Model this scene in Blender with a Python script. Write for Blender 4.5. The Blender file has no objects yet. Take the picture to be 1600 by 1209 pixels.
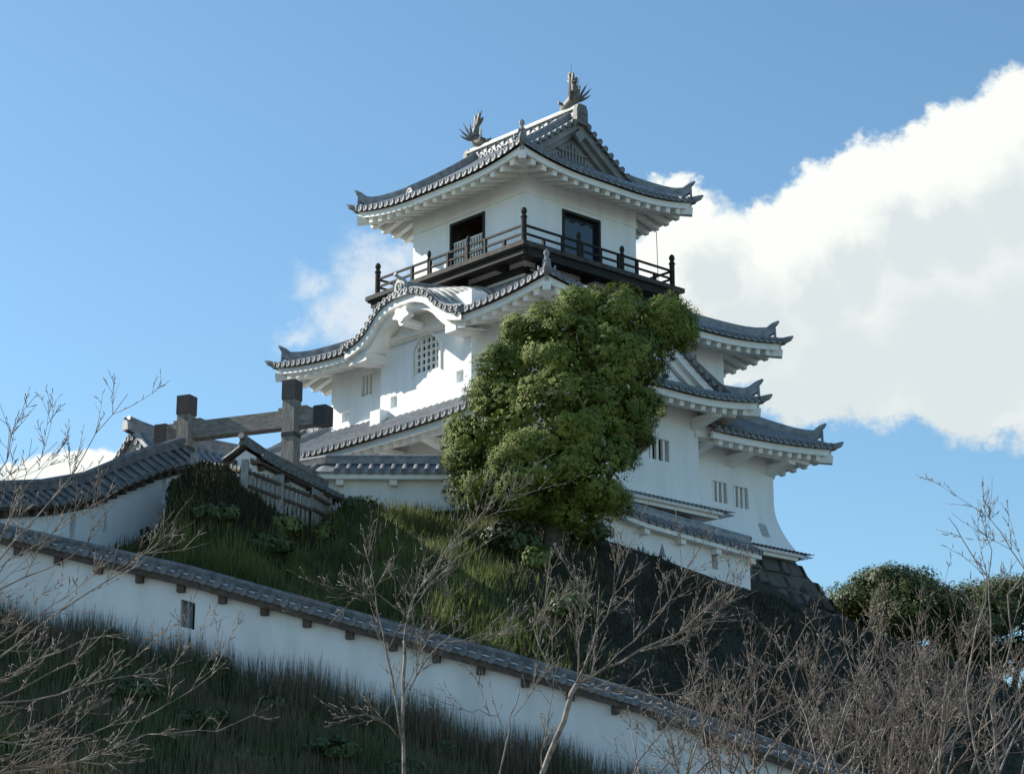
import bpy, math, random
import numpy as np
from mathutils import Vector, Matrix
R = math.radians
PI = math.pi
scene = bpy.context.scene
COL = scene.collection
rng = np.random.default_rng(7)
random.seed(7)

# ------------------------------------------------------------------ camera
CAM_Z, PITCH, FOC = 1.6, 15.7626, 3400.0           # focal length in pixels of a 1600 px wide frame
cam_d = bpy.data.cameras.new("camera"); cam = bpy.data.objects.new("camera", cam_d); COL.objects.link(cam)
cam.location = (0, 0, CAM_Z); cam.rotation_euler = (R(90 + PITCH), 0, 0)
cam_d.sensor_fit = 'HORIZONTAL'; cam_d.sensor_width = 36.0; cam_d.lens = FOC * 36.0 / 1600.0
cam_d.clip_start = 0.5; cam_d.clip_end = 3000
scene.camera = cam

def ray(px, py):
    a = (px - 800) / FOC; v = -(py - 604.5) / FOC; c, n = math.cos(R(PITCH)), math.sin(R(PITCH))
    return (a, c - n * v, n + c * v)
def at(px, py, Y):                                  # survey helper: world point on that sight line at depth Y
    r = ray(px, py); k = Y / r[1]
    return Vector((r[0] * k, Y, CAM_Z + r[2] * k))

# ------------------------------------------------------------------ light
SUN = Vector((-1.439, 0.555, 1.0)).normalized()     # towards the sun: left, a little behind the castle
SUN_EL = math.asin(SUN.z); SUN_AZ = math.atan2(SUN.x, SUN.y)
sd = bpy.data.lights.new("sun", 'SUN'); so = bpy.data.objects.new("sun", sd); COL.objects.link(so)
sd.energy = 4.6; sd.angle = R(0.5); sd.color = (1.0, 0.95, 0.86)
so.rotation_euler = SUN.to_track_quat('Z', 'Y').to_euler(); so.location = (-40, 40, 60)
vs = scene.view_settings
vs.view_transform = 'Standard'; vs.look = 'None'; vs.gamma = 1.0; vs.exposure = 0.75; vs.use_curve_mapping = False

world = bpy.data.worlds.new("World"); scene.world = world; world.use_nodes = True
SKY_STRENGTH = 0.10
CLOUDS = [  # x, y, rx, ry, weight   (surveyed in the photograph, turned into sky directions)
    (1052, 330, 72, 80, 1), (1110, 420, 120, 125, 1), (1215, 380, 80, 105, 1), (1270, 330, 75, 85, 1), (1350, 285, 85, 90, 1),
    (1430, 270, 90, 85, 1), (1520, 235, 95, 100, 1), (1600, 195, 95, 110, 1), (1720, 190, 140, 150, 1),
    (1250, 480, 160, 150, 1), (1400, 440, 170, 170, 1), (1560, 420, 180, 190, 1), (1730, 430, 200, 210, 1),
    (1150, 530, 110, 90, 1), (1265, 590, 110, 85, 1), (1400, 580, 130, 100, 1), (1535, 615, 110, 90, 1), (1660, 600, 140, 110, 1),
    (1010, 450, 90, 80, 1), (900, 440, 80, 60, .9), (1440, 500, 150, 120, 1),
    (115, 728, 110, 46, .80), (40, 738, 90, 36, .7), (190, 748, 90, 42, .85),
]
WISPS = [(585, 435, 90, 90, 1), (560, 500, 90, 90, .9), (490, 450, 80, 55, .75), (455, 527, 60, 36, .8), (620, 410, 80, 60, 1), (510, 490, 110, 60, .55)]
def uvdir(px, py):
    r = ray(px, py); return r[0] / r[1], r[2] / r[1]
def cloud_group(name, blobs):
    g = bpy.data.node_groups.new(name, 'ShaderNodeTree')
    g.interface.new_socket("P", in_out='INPUT', socket_type='NodeSocketVector')
    g.interface.new_socket("F", in_out='OUTPUT', socket_type='NodeSocketFloat')
    N, L = g.nodes, g.links
    gi = N.new('NodeGroupInput'); go = N.new('NodeGroupOutput')
    prev = None
    for (x, y, rx, ry, w) in blobs:
        u, v = uvdir(x, y)
        s = N.new('ShaderNodeVectorMath'); s.operation = 'SUBTRACT'; L.new(gi.outputs[0], s.inputs[0]); s.inputs[1].default_value = (u, v, 0)
        m = N.new('ShaderNodeVectorMath'); m.operation = 'MULTIPLY'; L.new(s.outputs[0], m.inputs[0])
        m.inputs[1].default_value = (FOC * .94 / rx, FOC * .94 / ry, 0)
        l = N.new('ShaderNodeVectorMath'); l.operation = 'LENGTH'; L.new(m.outputs[0], l.inputs[0])
        f = N.new('ShaderNodeMath'); f.operation = 'SUBTRACT'; f.inputs[0].default_value = w; L.new(l.outputs['Value'], f.inputs[1])
        if prev is None: prev = f
        else:
            mx = N.new('ShaderNodeMath'); mx.operation = 'SMOOTH_MAX'; mx.inputs[2].default_value = 0.22
            L.new(prev.outputs[0], mx.inputs[0]); L.new(f.outputs[0], mx.inputs[1]); prev = mx
    L.new(prev.outputs[0], go.inputs[0]); return g
def build_world():
    g = cloud_group('cumulus_field', CLOUDS); gw = cloud_group('wisp_field', WISPS)
    nt = world.node_tree; N, L = nt.nodes, nt.links; N.clear()
    def math_(op, a, b=None, c=None, clamp=False):
        n = N.new('ShaderNodeMath'); n.operation = op; n.use_clamp = clamp
        for i, q in enumerate((a, b, c)):
            if q is None: continue
            if isinstance(q, (int, float)): n.inputs[i].default_value = q
            else: L.new(q, n.inputs[i])
        return n.outputs[0]
    out = N.new('ShaderNodeOutputWorld'); bg = N.new('ShaderNodeBackground'); L.new(bg.outputs[0], out.inputs[0])
    bg.inputs['Strength'].default_value = SKY_STRENGTH
    sky = N.new('ShaderNodeTexSky'); sky.sky_type = 'NISHITA'; sky.sun_disc = False
    sky.sun_elevation = SUN_EL; sky.sun_rotation = SUN_AZ
    sky.altitude = 60; sky.air_density = 1.0; sky.dust_density = 0.6; sky.ozone_density = 2.2
    tc = N.new('ShaderNodeTexCoord'); sp = N.new('ShaderNodeSeparateXYZ'); L.new(tc.outputs['Generated'], sp.inputs[0])
    yy = math_('MAXIMUM', sp.outputs[1], 0.05)
    u = math_('DIVIDE', sp.outputs[0], yy); v = math_('DIVIDE', sp.outputs[2], yy)
    cb = N.new('ShaderNodeCombineXYZ'); L.new(u, cb.inputs[0]); L.new(v, cb.inputs[1])
    def noise(scale, detail, rough, off=0.0):
        t = N.new('ShaderNodeTexNoise'); t.inputs['Scale'].default_value = scale; t.inputs['Detail'].default_value = detail
        t.inputs['Roughness'].default_value = rough
        a = N.new('ShaderNodeVectorMath'); a.operation = 'ADD'; a.inputs[1].default_value = (off, off * .7, 0); L.new(cb.outputs[0], a.inputs[0])
        L.new(a.outputs[0], t.inputs['Vector']); return t
    n1 = noise(46, 9, .66); n2 = noise(11, 5, .5, 3.1)
    wv = N.new('ShaderNodeVectorMath'); wv.operation = 'SUBTRACT'; L.new(n1.outputs['Color'], wv.inputs[0]); wv.inputs[1].default_value = (.5, .5, .5)
    ws = N.new('ShaderNodeVectorMath'); ws.operation = 'SCALE'; ws.inputs['Scale'].default_value = 0.034; L.new(wv.outputs[0], ws.inputs[0])
    pw = N.new('ShaderNodeVectorMath'); pw.operation = 'ADD'; L.new(cb.outputs[0], pw.inputs[0]); L.new(ws.outputs[0], pw.inputs[1])
    def field(vec, gg=None):
        q = N.new('ShaderNodeGroup'); q.node_tree = gg or g; L.new(vec, q.inputs[0]); return q.outputs[0]
    f0 = field(pw.outputs[0])
    po = N.new('ShaderNodeVectorMath'); po.operation = 'ADD'; L.new(pw.outputs[0], po.inputs[0]); po.inputs[1].default_value = (-0.020, 0.034, 0)
    f1 = field(po.outputs[0])
    fn = math_('ADD', f0, math_('MULTIPLY', math_('SUBTRACT', n2.outputs[0], .5), .55))
    mr = N.new('ShaderNodeMapRange'); mr.interpolation_type = 'SMOOTHSTEP'; L.new(fn, mr.inputs[0])
    mr.inputs[1].default_value = 0.0; mr.inputs[2].default_value = 0.27
    # sky hidden behind the cloud when the path towards the sun is thick: grey belly, bright rim
    th = N.new('ShaderNodeMapRange'); L.new(math_('ADD', f1, math_('MULTIPLY', math_('SUBTRACT', n2.outputs[0], .5), .55)), th.inputs[0])
    th.inputs[1].default_value = -0.10; th.inputs[2].default_value = 0.62; th.interpolation_type = 'SMOOTHSTEP'
    cr = N.new('ShaderNodeMix'); cr.data_type = 'RGBA'; L.new(th.outputs[0], cr.inputs[0])
    cr.inputs[6].default_value = (5.9, 6.1, 5.8, 1); cr.inputs[7].default_value = (4.35, 4.75, 4.85, 1)
    mx = N.new('ShaderNodeMix'); mx.data_type = 'RGBA'; L.new(mr.outputs[0], mx.inputs[0])
    tn = N.new('ShaderNodeMix'); tn.data_type = 'RGBA'; tn.blend_type = 'MULTIPLY'; tn.inputs[0].default_value = 1; L.new(sky.outputs[0], tn.inputs[6])
    tn.inputs[7].default_value = (.82, 1.02, 1.03, 1)   # this camera's cool daylight balance
    n3 = noise(30, 9, .62, 7.7)
    fw = math_('ADD', field(pw.outputs[0], gw), math_('MULTIPLY', math_('SUBTRACT', n3.outputs[0], .5), 2.4))
    mw = N.new('ShaderNodeMapRange'); mw.interpolation_type = 'SMOOTHSTEP'; L.new(fw, mw.inputs[0])
    mw.inputs[1].default_value = -0.05; mw.inputs[2].default_value = 1.0; mw.inputs[4].default_value = 0.72
    xw = N.new('ShaderNodeMix'); xw.data_type = 'RGBA'; L.new(mw.outputs[0], xw.inputs[0]); L.new(tn.outputs[2], xw.inputs[6]); xw.inputs[7].default_value = (5.3, 5.5, 5.5, 1)
    L.new(xw.outputs[2], mx.inputs[6]); L.new(cr.outputs[2], mx.inputs[7]); L.new(mx.outputs[2], bg.inputs['Color'])
    world.cycles.sampling_method = 'MANUAL'; world.cycles.sample_map_resolution = 512
build_world()

# ------------------------------------------------------------------ materials
def mat(name, col, rough=.8, col2=None, scale=3.0, detail=6, bump=0, bscale=None, stretch=None, spec=None, contrast=(.35, .65), trans=0, kind='noise'):
    m = bpy.data.materials.new(name); m.use_nodes = True
    N, L = m.node_tree.nodes, m.node_tree.links
    b = N['Principled BSDF']; b.inputs['Roughness'].default_value = rough
    b.inputs['Base Color'].default_value = (*col, 1)
    if spec is not None: b.inputs['Specular IOR Level'].default_value = spec
    tc = N.new('ShaderNodeTexCoord'); mp = N.new('ShaderNodeMapping'); L.new(tc.outputs['Object'], mp.inputs[0])
    if stretch: mp.inputs['Scale'].default_value = stretch
    if col2 is not None:
        if kind == 'voronoi':
            t = N.new('ShaderNodeTexVoronoi'); t.inputs['Scale'].default_value = scale; fac = t.outputs['Color']
        else:
            t = N.new('ShaderNodeTexNoise'); t.inputs['Scale'].default_value = scale; t.inputs['Detail'].default_value = detail; fac = t.outputs[0]
        L.new(mp.outputs[0], t.inputs['Vector'])
        mr = N.new('ShaderNodeMapRange'); L.new(fac, mr.inputs[0]); mr.inputs[1].default_value = contrast[0]; mr.inputs[2].default_value = contrast[1]
        mx = N.new('ShaderNodeMix'); mx.data_type = 'RGBA'; L.new(mr.outputs[0], mx.inputs[0])
        mx.inputs[6].default_value = (*col, 1); mx.inputs[7].default_value = (*col2, 1); L.new(mx.outputs[2], b.inputs['Base Color'])
    if bump:
        if kind == 'voronoi':
            t2 = N.new('ShaderNodeTexVoronoi'); t2.feature = 'DISTANCE_TO_EDGE'
        else:
            t2 = N.new('ShaderNodeTexNoise'); t2.inputs['Detail'].default_value = 5
        t2.inputs['Scale'].default_value = bscale or scale * 3; L.new(mp.outputs[0], t2.inputs['Vector'])
        bp = N.new('ShaderNodeBump'); bp.inputs['Strength'].default_value = bump; bp.inputs['Distance'].default_value = 0.05
        L.new(t2.outputs[0], bp.inputs['Height']); L.new(bp.outputs[0], b.inputs['Normal'])
    if trans:
        tr = N.new('ShaderNodeBsdfTranslucent'); ms = N.new('ShaderNodeMixShader'); ms.inputs[0].default_value = trans
        src = b.inputs['Base Color'].links[0].from_socket if b.inputs['Base Color'].links else None
        if src: L.new(src, tr.inputs[0])
        else: tr.inputs[0].default_value = (*col, 1)
        o = N['Material Output']; L.new(b.outputs[0], ms.inputs[1]); L.new(tr.outputs[0], ms.inputs[2]); L.new(ms.outputs[0], o.inputs[0])
    return m
M = dict(
    plaster=mat('white_plaster', (.86, .87, .87), .85, (.71, .72, .71), 2.2, 9, .10, 7, (1, 1, .16), contrast=(.42, .90)),
    dim_plaster=mat('dimmed_stained_plaster', (.76, .77, .77), .9, (.55, .555, .53), 1.6, 10, .15, 6, (1, 1, .30), contrast=(.40, .88)),  # plaster copy darkened to offset excess bounce light, with random stains
    trim=mat('white_lime_trim', (.86, .85, .81), .85, (.72, .71, .66), 2.2, 6, contrast=(.45, .8)),
    tile=mat('grey_roof_tile', (.165, .172, .182), .40, (.31, .315, .32), 5.0, 7, .1, 14, contrast=(.35, .7)),
    tile_end=mat('grey_tile_end', (.115, .12, .128), .55, (.20, .205, .21), 7, 5),
    tile_old=mat('weathered_tile', (.085, .083, .083), .6, (.18, .175, .17), 5, 7, .1, 12),
    ridge=mat('pale_ridge_tile', (.34, .335, .315), .6, (.48, .47, .44), 5, 6),
    shachi=mat('weathered_copper_tile', (.085, .078, .066), .6, (.19, .178, .155), 9, 6, .2, 20),
    black=mat('black_lacquered_wood', (.016, .015, .015), .75, (.034, .031, .028), 4, 6, stretch=(1, 1, 6), spec=.25),
    deck=mat('dark_deck_wood', (.04, .035, .030), .8, (.085, .078, .07), 4, 6, spec=.25),
    wood=mat('grey_weathered_wood', (.17, .155, .135), .85, (.33, .31, .28), 5, 8, .35, 18, (1, 6, 6)),
    woodv=mat('grey_weathered_post', (.17, .155, .135), .85, (.34, .32, .29), 5, 8, .35, 18, (6, 6, .7)),
    fence=mat('grey_fence_wood', (.20, .20, .19), .85, (.33, .33, .32), 6, 6, .2, 20, (4, 4, .8)),
    brown=mat('brown_eave_wood', (.060, .042, .032), .8, (.11, .08, .06), 6, 6),
    iron=mat('black_iron', (.02, .019, .02), .5, (.04, .038, .038), 6),
    dark=mat('dark_interior', (.012, .012, .013), .9),
    glass=mat('dark_window_glass', (.015, .02, .03), .06, spec=.8),
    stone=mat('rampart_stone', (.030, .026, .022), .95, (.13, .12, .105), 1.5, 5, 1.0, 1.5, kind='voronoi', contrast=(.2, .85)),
    bounce_ground=mat('pale_bounce_ground', (.32, .30, .26), .95, (.25, .235, .19), .5, 8),
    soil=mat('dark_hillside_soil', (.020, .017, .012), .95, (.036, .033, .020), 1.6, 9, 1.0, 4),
    grass=mat('hillside_grass', (.085, .12, .028), .8, (.19, .22, .06), .9, 6, trans=.42, contrast=(.4, .62)),
    straw=mat('dry_straw_stems', (.17, .13, .085), .85, (.09, .10, .05), .7, 6, trans=.25, contrast=(.4, .62)),
    weed=mat('dry_weed_stems', (.15, .125, .075), .85, (.085, .12, .045), .7, 6, trans=.25, contrast=(.4, .62)),
    leaf=mat('camphor_leaf', (.088, .130, .024), .72, (.225, .265, .060), 2.2, 5, trans=.10, spec=.25, contrast=(.35, .68)),
    leaf2=mat('evergreen_leaf', (.045, .070, .020), .6, (.095, .115, .032), .9, 5, trans=.22, contrast=(.35, .66)),
    bush=mat('shrub_leaf', (.050, .080, .030), .6, (.09, .13, .045), 1.4, 5, trans=.25),
    lime=mat('young_shrub_leaf', (.14, .19, .05), .6, (.20, .25, .08), 3, 5, trans=.3),
    bark=mat('dark_tree_bark', (.045, .038, .030), .9, (.085, .075, .06), 6, 6, .5, 16),
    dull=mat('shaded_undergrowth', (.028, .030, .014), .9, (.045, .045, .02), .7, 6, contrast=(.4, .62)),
    cherry=mat('grey_cherry_bark', (.075, .06, .05), .8, (.26, .23, .195), 7, 6, .3, 30),
    twig=mat('reddish_twig_bark', (.060, .042, .034), .8, (.21, .165, .135), 6, 6),
)

# ------------------------------------------------------------------ mesh helpers
class MB:
    def __init__(s): s.v = []; s.f = []
    def add(s, vs, fs):
        o = len(s.v); s.v += [tuple(q) for q in vs]; s.f += [tuple(i + o for i in f) for f in fs]
    def quad(s, a, b, c, d): s.add((a, b, c, d), ((0, 1, 2, 3),))
    def box(s, x0, x1, y0, y1, z0, z1):
        s.add([(x0, y0, z0), (x1, y0, z0), (x1, y1, z0), (x0, y1, z0), (x0, y0, z1), (x1, y0, z1), (x1, y1, z1), (x0, y1, z1)],
              [(0, 3, 2, 1), (4, 5, 6, 7), (0, 1, 5, 4), (1, 2, 6, 5), (2, 3, 7, 6), (3, 0, 4, 7)])
    def hexa(s, p):   # 8 points, bottom ring then top ring
        s.add(p, [(0, 3, 2, 1), (4, 5, 6, 7), (0, 1, 5, 4), (1, 2, 6, 5), (2, 3, 7, 6), (3, 0, 4, 7)])
    def beam(s, a, b, w, h, up=(0, 0, 1)):          # box along a->b, hanging h below the line
        a, b, up = Vector(a), Vector(b), Vector(up); t = (b - a).normalized(); n = t.cross(up).normalized(); u = n.cross(t)
        s.hexa([a - n * w / 2 - u * h, a + n * w / 2 - u * h, b + n * w / 2 - u * h, b - n * w / 2 - u * h,
                a - n * w / 2, a + n * w / 2, b + n * w / 2, b - n * w / 2])
    def tube(s, pts, r, n=6, cap=True, half=None, up=None):
        pts = [Vector(p) for p in pts]; k = len(pts)
        rr = list(r) if hasattr(r, '__len__') else [r] * k
        if k < 2: return
        ref = Vector(up) if up else None; vs = []
        for i, p in enumerate(pts):
            t = (pts[min(i + 1, k - 1)] - pts[max(i - 1, 0)])
            t = t.normalized() if t.length > 1e-9 else Vector((0, 0, 1))
            if ref is None: ref = Vector((0, 0, 1)) if abs(t.z) < .8 else Vector((1, 0, 0))
            a = t.cross(ref)
            a = a.normalized() if a.length > 1e-6 else t.orthogonal().normalized()
            b = a.cross(t)
            if not up: ref = b
            if half:                                # half-round tile, open below
                for j in range(n + 1):
                    q = PI * j / n; vs.append(p + a * (math.cos(q) * rr[i]) + b * (math.sin(q) * rr[i]))
            else:
                for j in range(n):
                    q = 2 * PI * j / n; vs.append(p + a * (math.cos(q) * rr[i]) + b * (math.sin(q) * rr[i]))
        m = n + 1 if half else n; fs = []
        for i in range(k - 1):
            for j in range(n if half else n):
                j2 = j + 1 if half else (j + 1) % n
                fs.append((i * m + j, i * m + j2, (i + 1) * m + j2, (i + 1) * m + j))
        if cap and not half: fs.append(tuple(range(n))[::-1]); fs.append(tuple((k - 1) * m + j for j in range(n)))
        s.add(vs, fs)
    def disc(s, c, nrm, r, t=.05, n=10):            # round eave tile end with a raised rim
        c, nrm = Vector(c), Vector(nrm).normalized(); a = nrm.cross(Vector((0, 0, 1))).normalized(); b = a.cross(nrm)
        ring = lambda rad, off: [c + nrm * off + a * (math.cos(2 * PI * j / n) * rad) + b * (math.sin(2 * PI * j / n) * rad) for j in range(n)]
        vs = ring(r, -t) + ring(r, 0) + ring(r * .70, 0) + ring(r * .64, -.014)
        fs = []
        for l in range(3):
            for j in range(n): fs.append((l * n + j, l * n + (j + 1) % n, (l + 1) * n + (j + 1) % n, (l + 1) * n + j))
        fs.append(tuple(3 * n + j for j in range(n)))
        s.add(vs, fs)
    def grid(s, P):                                 # P: rows of points
        r, c = len(P), len(P[0]); vs = [q for row in P for q in row]
        s.add(vs, [(i * c + j, i * c + j + 1, (i + 1) * c + j + 1, (i + 1) * c + j) for i in range(r - 1) for j in range(c - 1)])
    def prism(s, poly, axis, a, b):                 # closed polygon of (p, q) pushed along an axis from a to b
        def pt(u, v, w): return {'x': (w, u, v), 'y': (u, w, v), 'z': (u, v, w)}[axis]
        n = len(poly); vs = [pt(u, v, a) for u, v in poly] + [pt(u, v, b) for u, v in poly]
        s.add(vs, [tuple(range(n))[::-1], tuple(range(n, 2 * n))] + [(i, (i + 1) % n, n + (i + 1) % n, n + i) for i in range(n)])
    def build(s, name, m, parent=None, smooth=False, extra=None):
        nf = len(s.f)
        if extra:                                   # (other MB, material): pattern that stays inside the same part
            o = len(s.v); s.v += extra[0].v; s.f += [tuple(i + o for i in f) for f in extra[0].f]
        me = bpy.data.meshes.new(name); me.from_pydata(s.v, [], s.f); me.materials.append(m); me.update()
        if extra:
            me.materials.append(extra[1]); ix = np.zeros(len(s.f), np.int32); ix[nf:] = 1; me.polygons.foreach_set('material_index', ix)
        if smooth: me.shade_smooth()
        o = bpy.data.objects.new(name, me); COL.objects.link(o)
        if parent is not None:
            o.parent = parent
            if 'lift0' in parent: o.location.z = -parent['lift0']
        return o

def thing(name, label, cat, loc, rz=0, group=None, lift0=None):
    o = bpy.data.objects.new(name, None); COL.objects.link(o); o.empty_display_size = .3
    o.location = loc; o.rotation_euler = (0, 0, rz); o['label'] = label; o['category'] = cat
    if group: o['group'] = group
    if lift0 is not None: o['lift0'] = lift0        # children are modelled in absolute heights
    return o
def tag(o, label, cat, group=None, kind=None):
    if label: o['label'] = label
    if cat: o['category'] = cat
    if group: o['group'] = group
    if kind: o['kind'] = kind
    return o
def fast_mesh(name, V, F, m, parent=None):          # numpy quads or triangles
    V = np.asarray(V, np.float32).reshape(-1, 3); F = np.asarray(F, np.int32); k = F.shape[1]
    me = bpy.data.meshes.new(name); me.vertices.add(len(V)); me.vertices.foreach_set('co', V.ravel())
    me.loops.add(F.size); me.loops.foreach_set('vertex_index', F.ravel())
    me.polygons.add(len(F)); me.polygons.foreach_set('loop_start', np.arange(0, F.size, k, dtype=np.int32))
    me.materials.append(m); me.update(calc_edges=True); me.validate()
    o = bpy.data.objects.new(name, me); COL.objects.link(o)
    if parent is not None: o.parent = parent
    return o

# ------------------------------------------------------------------ ground
LX = [-30, -16, -11, -6.8, -3.5, 0, 2.6, 5, 8, 14, 24]
LZ = [16.5, 12.9, 11.56, 10.5, 9.5, 8.47, 7.63, 6.68, 5.5, 3.4, 1.6]     # ridge height of the lower wall
UX = [-30, -14, -11.6, -10, -8.55, -8.15, -7.55, -6.9, -6.4, -5.6, -4.7, -1.3, 1.3, 3.5, 6.6, 9.5, 12.5, 16, 24, 40]
UY = [50, 47.9, 48.3, 51.3, 53.6, 52.6, 51.9, 51.3, 50.7, 52.5, 55.2, 55.7, 55.7, 57.7, 60.6, 64.0, 66.0, 64, 62, 60]
UZ = [14.5, 11.2, 10.7, 11.8, 12.95, 14.0, 14.3, 13.95, 13.3, 13.2, 13.7, 14.0, 13.7, 13.2, 12.75, 12.5, 12.0, 9.8, 5.0, 2]
def yl_of(x): return 44.4 - .165 * x
def wob(x, y): return .12 * np.sin(1.3 * x + .7 * y) + .09 * np.sin(2.9 * x - 1.7 * y + 1) + .05 * np.sin(5.3 * x + 4.1 * y)
def ground(x, y):
    x = np.asarray(x, float); y = np.asarray(y, float)
    yl = yl_of(x); zr = np.interp(x, LX, LZ); yu = np.interp(x, UX, UY); zu = np.interp(x, UX, UZ)
    zf = np.maximum(zr - 2.25, 0); zb = zr - 1.5
    front = np.maximum(zf - (yl - .25 - y) * .46, 0)
    t = np.clip((y - yl - .25) / np.maximum(yu - yl - .25, .3), 0, 1)
    mid = zb + (zu - zb) * (t ** .92)
    up = zu + np.clip((y - yu) * .6, 0, np.maximum(13.4 - zu, 0)) * (x < 9)
    up = up - np.clip(y - 84, 0, 60) * .35
    z = np.where(y < yl - .25, front, np.where(y < yl + .25, zf + (zb - zf) * np.clip((y - yl + .25) / .5, 0, 1), np.where(y < yu, mid, up)))
    amp = np.where((y > yl + .6) & (y < yu - .2), 1, np.where(y < yl - .6, .8, 0)) * (z > .3)
    return np.maximum(z + wob(x, y) * amp, 0)
def make_ground():
    xs = np.concatenate([np.linspace(-900, -40, 12), np.linspace(-36, 36, 181), np.linspace(40, 900, 12)])
    ys = np.concatenate([np.linspace(-200, 16, 8), np.linspace(20, 40, 34), np.linspace(40.3, 70, 140), np.linspace(71, 140, 30), np.linspace(160, 1500, 10)])
    X, Y = np.meshgrid(xs, ys, indexing='ij'); Z = ground(X, Y) * np.clip((900 - abs(X)) / 600, 0, 1)
    Z = np.where(Y > 130, 0, Z)
    V = np.stack([X, Y, Z], -1).reshape(-1, 3); n = len(ys)
    i, j = np.meshgrid(np.arange(len(xs) - 1), np.arange(n - 1), indexing='ij'); a = (i * n + j).ravel()
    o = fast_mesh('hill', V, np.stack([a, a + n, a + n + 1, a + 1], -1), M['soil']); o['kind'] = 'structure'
    o.data.shade_smooth()
    mb = MB(); mb.quad((-900, -200, .02), (900, -200, .02), (900, 27, .02), (-900, 27, .02)); p = mb.build('ground', M['bounce_ground']); p['kind'] = 'structure'  # unseen pale foreground added to bounce sunlight up onto walls and soffits
make_ground()

# ------------------------------------------------------------------ castle roofs
class Roof:
    """Tiled roof round a rectangle: eaves at +-A (x) and +-B (y). ky scales the depth of the y sides, kx of the x sides."""
    def __init__(s, A, B, ze, slope, curve, lift, En, kx=1., ky=1.):
        s.A, s.B, s.ze, s.sl, s.cu, s.li, s.En, s.kx, s.ky = A, B, ze, slope, curve, lift, En, kx, ky
    def dims(s, side):
        return (s.A, s.ky, s.kx) if side in 'SN' else (s.B, s.kx, s.ky)
    def liftz(s, side, t, d):
        Lh, k, ko = s.dims(side); e = max(0, (Lh - abs(t)) / ko); q = d / k
        return s.li * max(0, 1 - e / s.En) ** 2.1 * max(0, 1 - q / s.En) ** 2.1
    def z(s, side, t, d):
        q = d / s.dims(side)[1]
        return s.ze + s.sl * q + s.cu * q * q + s.liftz(side, t, d)
    def pt(s, side, t, d, dz=0, z=None):
        zz = (s.z(side, t, d) if z is None else z) + dz
        return {'S': (t, -s.B + d, zz), 'N': (t, s.B - d, zz), 'E': (s.A - d, t, zz), 'W': (-s.A + d, t, zz)}[side]
    def nrm(s, side): return {'S': (0, -1, 0), 'N': (0, 1, 0), 'E': (1, 0, 0), 'W': (-1, 0, 0)}[side]

def tiles(rf, side, mb, me, dmax, dmin=None, trange=None, pitch=.29, ends=True, n=7):
    Lh = rf.dims(side)[0]
    t0, t1 = trange or (-Lh, Lh)
    cnt = max(1, int(round((t1 - t0) / pitch))); w = (t1 - t0) / cnt
    dm = dmin or (lambda t: 0.0)
    col = lambda t, dz=0: [rf.pt(side, t, dm(t) + (max(dmax(t), dm(t) + .01) - dm(t)) * k / n, dz) for k in range(n + 1)]
    flip = side in 'NE'
    edges = [col(t0 + w * i) for i in range(cnt + 1)]
    mb.grid(edges)
    drop = [(rf.pt(side, t0 + w * i, dm(t0 + w * i)), rf.pt(side, t0 + w * i, dm(t0 + w * i), -.075)) for i in range(cnt + 1)]
    mb.grid(drop)
    for i in range(cnt):
        t = t0 + w * (i + .5)
        if dmax(t) - dm(t) < .12: continue
        p = col(t, .012); mb.tube(p, .092, 6, half=True, up=(0, 0, 1))
        if ends and dm(t) < .02:
            a = rf.nrm(side); c = Vector(p[0]) + Vector(a) * .035 + Vector((0, 0, .0)); me.disc(c, a, .088, .06)

def eave_trim(rf, side, mb, over, skip=None, part=None,  wall_top=None, hip=True, rafters=True, so_sl=.30):
    """white fascia, soffit and rafters under one eave; skip = (t0, t1) range to leave out"""
    Lh = rf.dims(side)[0]
    segs = [(-Lh, Lh)] if not skip else [q for q in ((-Lh, skip[0]), (skip[1], Lh)) if q[1] - q[0] > .05]
    if part is not None: segs = segs[part:part + 1]
    for (a, b) in segs:
        for (ins, z0, z1, dep) in ((.13, -.27, -.070, .10),):
            aa = a + ins if a == -Lh else a; bb = b - ins if b == Lh else b
            n = max(2, int((bb - aa) / .35)); ts = [aa + (bb - aa) * i / n for i in range(n + 1)]
            P = lambda d, dz: [rf.pt(side, t, d, z=rf.ze + rf.liftz(side, t, 0) + dz) for t in ts]
            o0, o1, i0, i1 = P(ins, z0), P(ins, z1), P(ins + dep, z0), P(ins + dep, z1)
            mb.grid([o0, o1]); mb.grid([o0, i0]); mb.grid([i0, i1])
            for k in (0, -1): mb.quad(o0[k], o1[k], i1[k], i0[k])
        n = max(2, int((b - a) / .4))
        rows = []
        for i in range(n + 1):
            t = a + (b - a) * i / n; rows.append([])
            for j in range(5):
                d = .15 + (over - .15 + .05) * j / 4
                tt = max(-(Lh - d), min(Lh - d, t))
                rows[-1].append(rf.pt(side, tt, d, z=rf.ze + rf.liftz(side, tt, d) - .24 + so_sl * d))
        mb.grid(rows)
    if rafters:
        n = int(round(2 * Lh / .44)); w = 2 * Lh / n
        for i in range(n):
            t = -Lh + w * (i + .5)
            if skip and skip[0] - .1 < t < skip[1] + .1: continue
            if part is not None and not segs[0][0] < t < segs[0][1]: continue
            dend = min(over + .02, (Lh - abs(t)) + .0)
            if dend < .45: continue
            z = lambda d: rf.ze + rf.liftz(side, t, d) - .265 + so_sl * d
            mb.beam(rf.pt(side, t, .19, z=z(.19)), rf.pt(side, t, dend, z=z(dend)), .18, .20)

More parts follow.
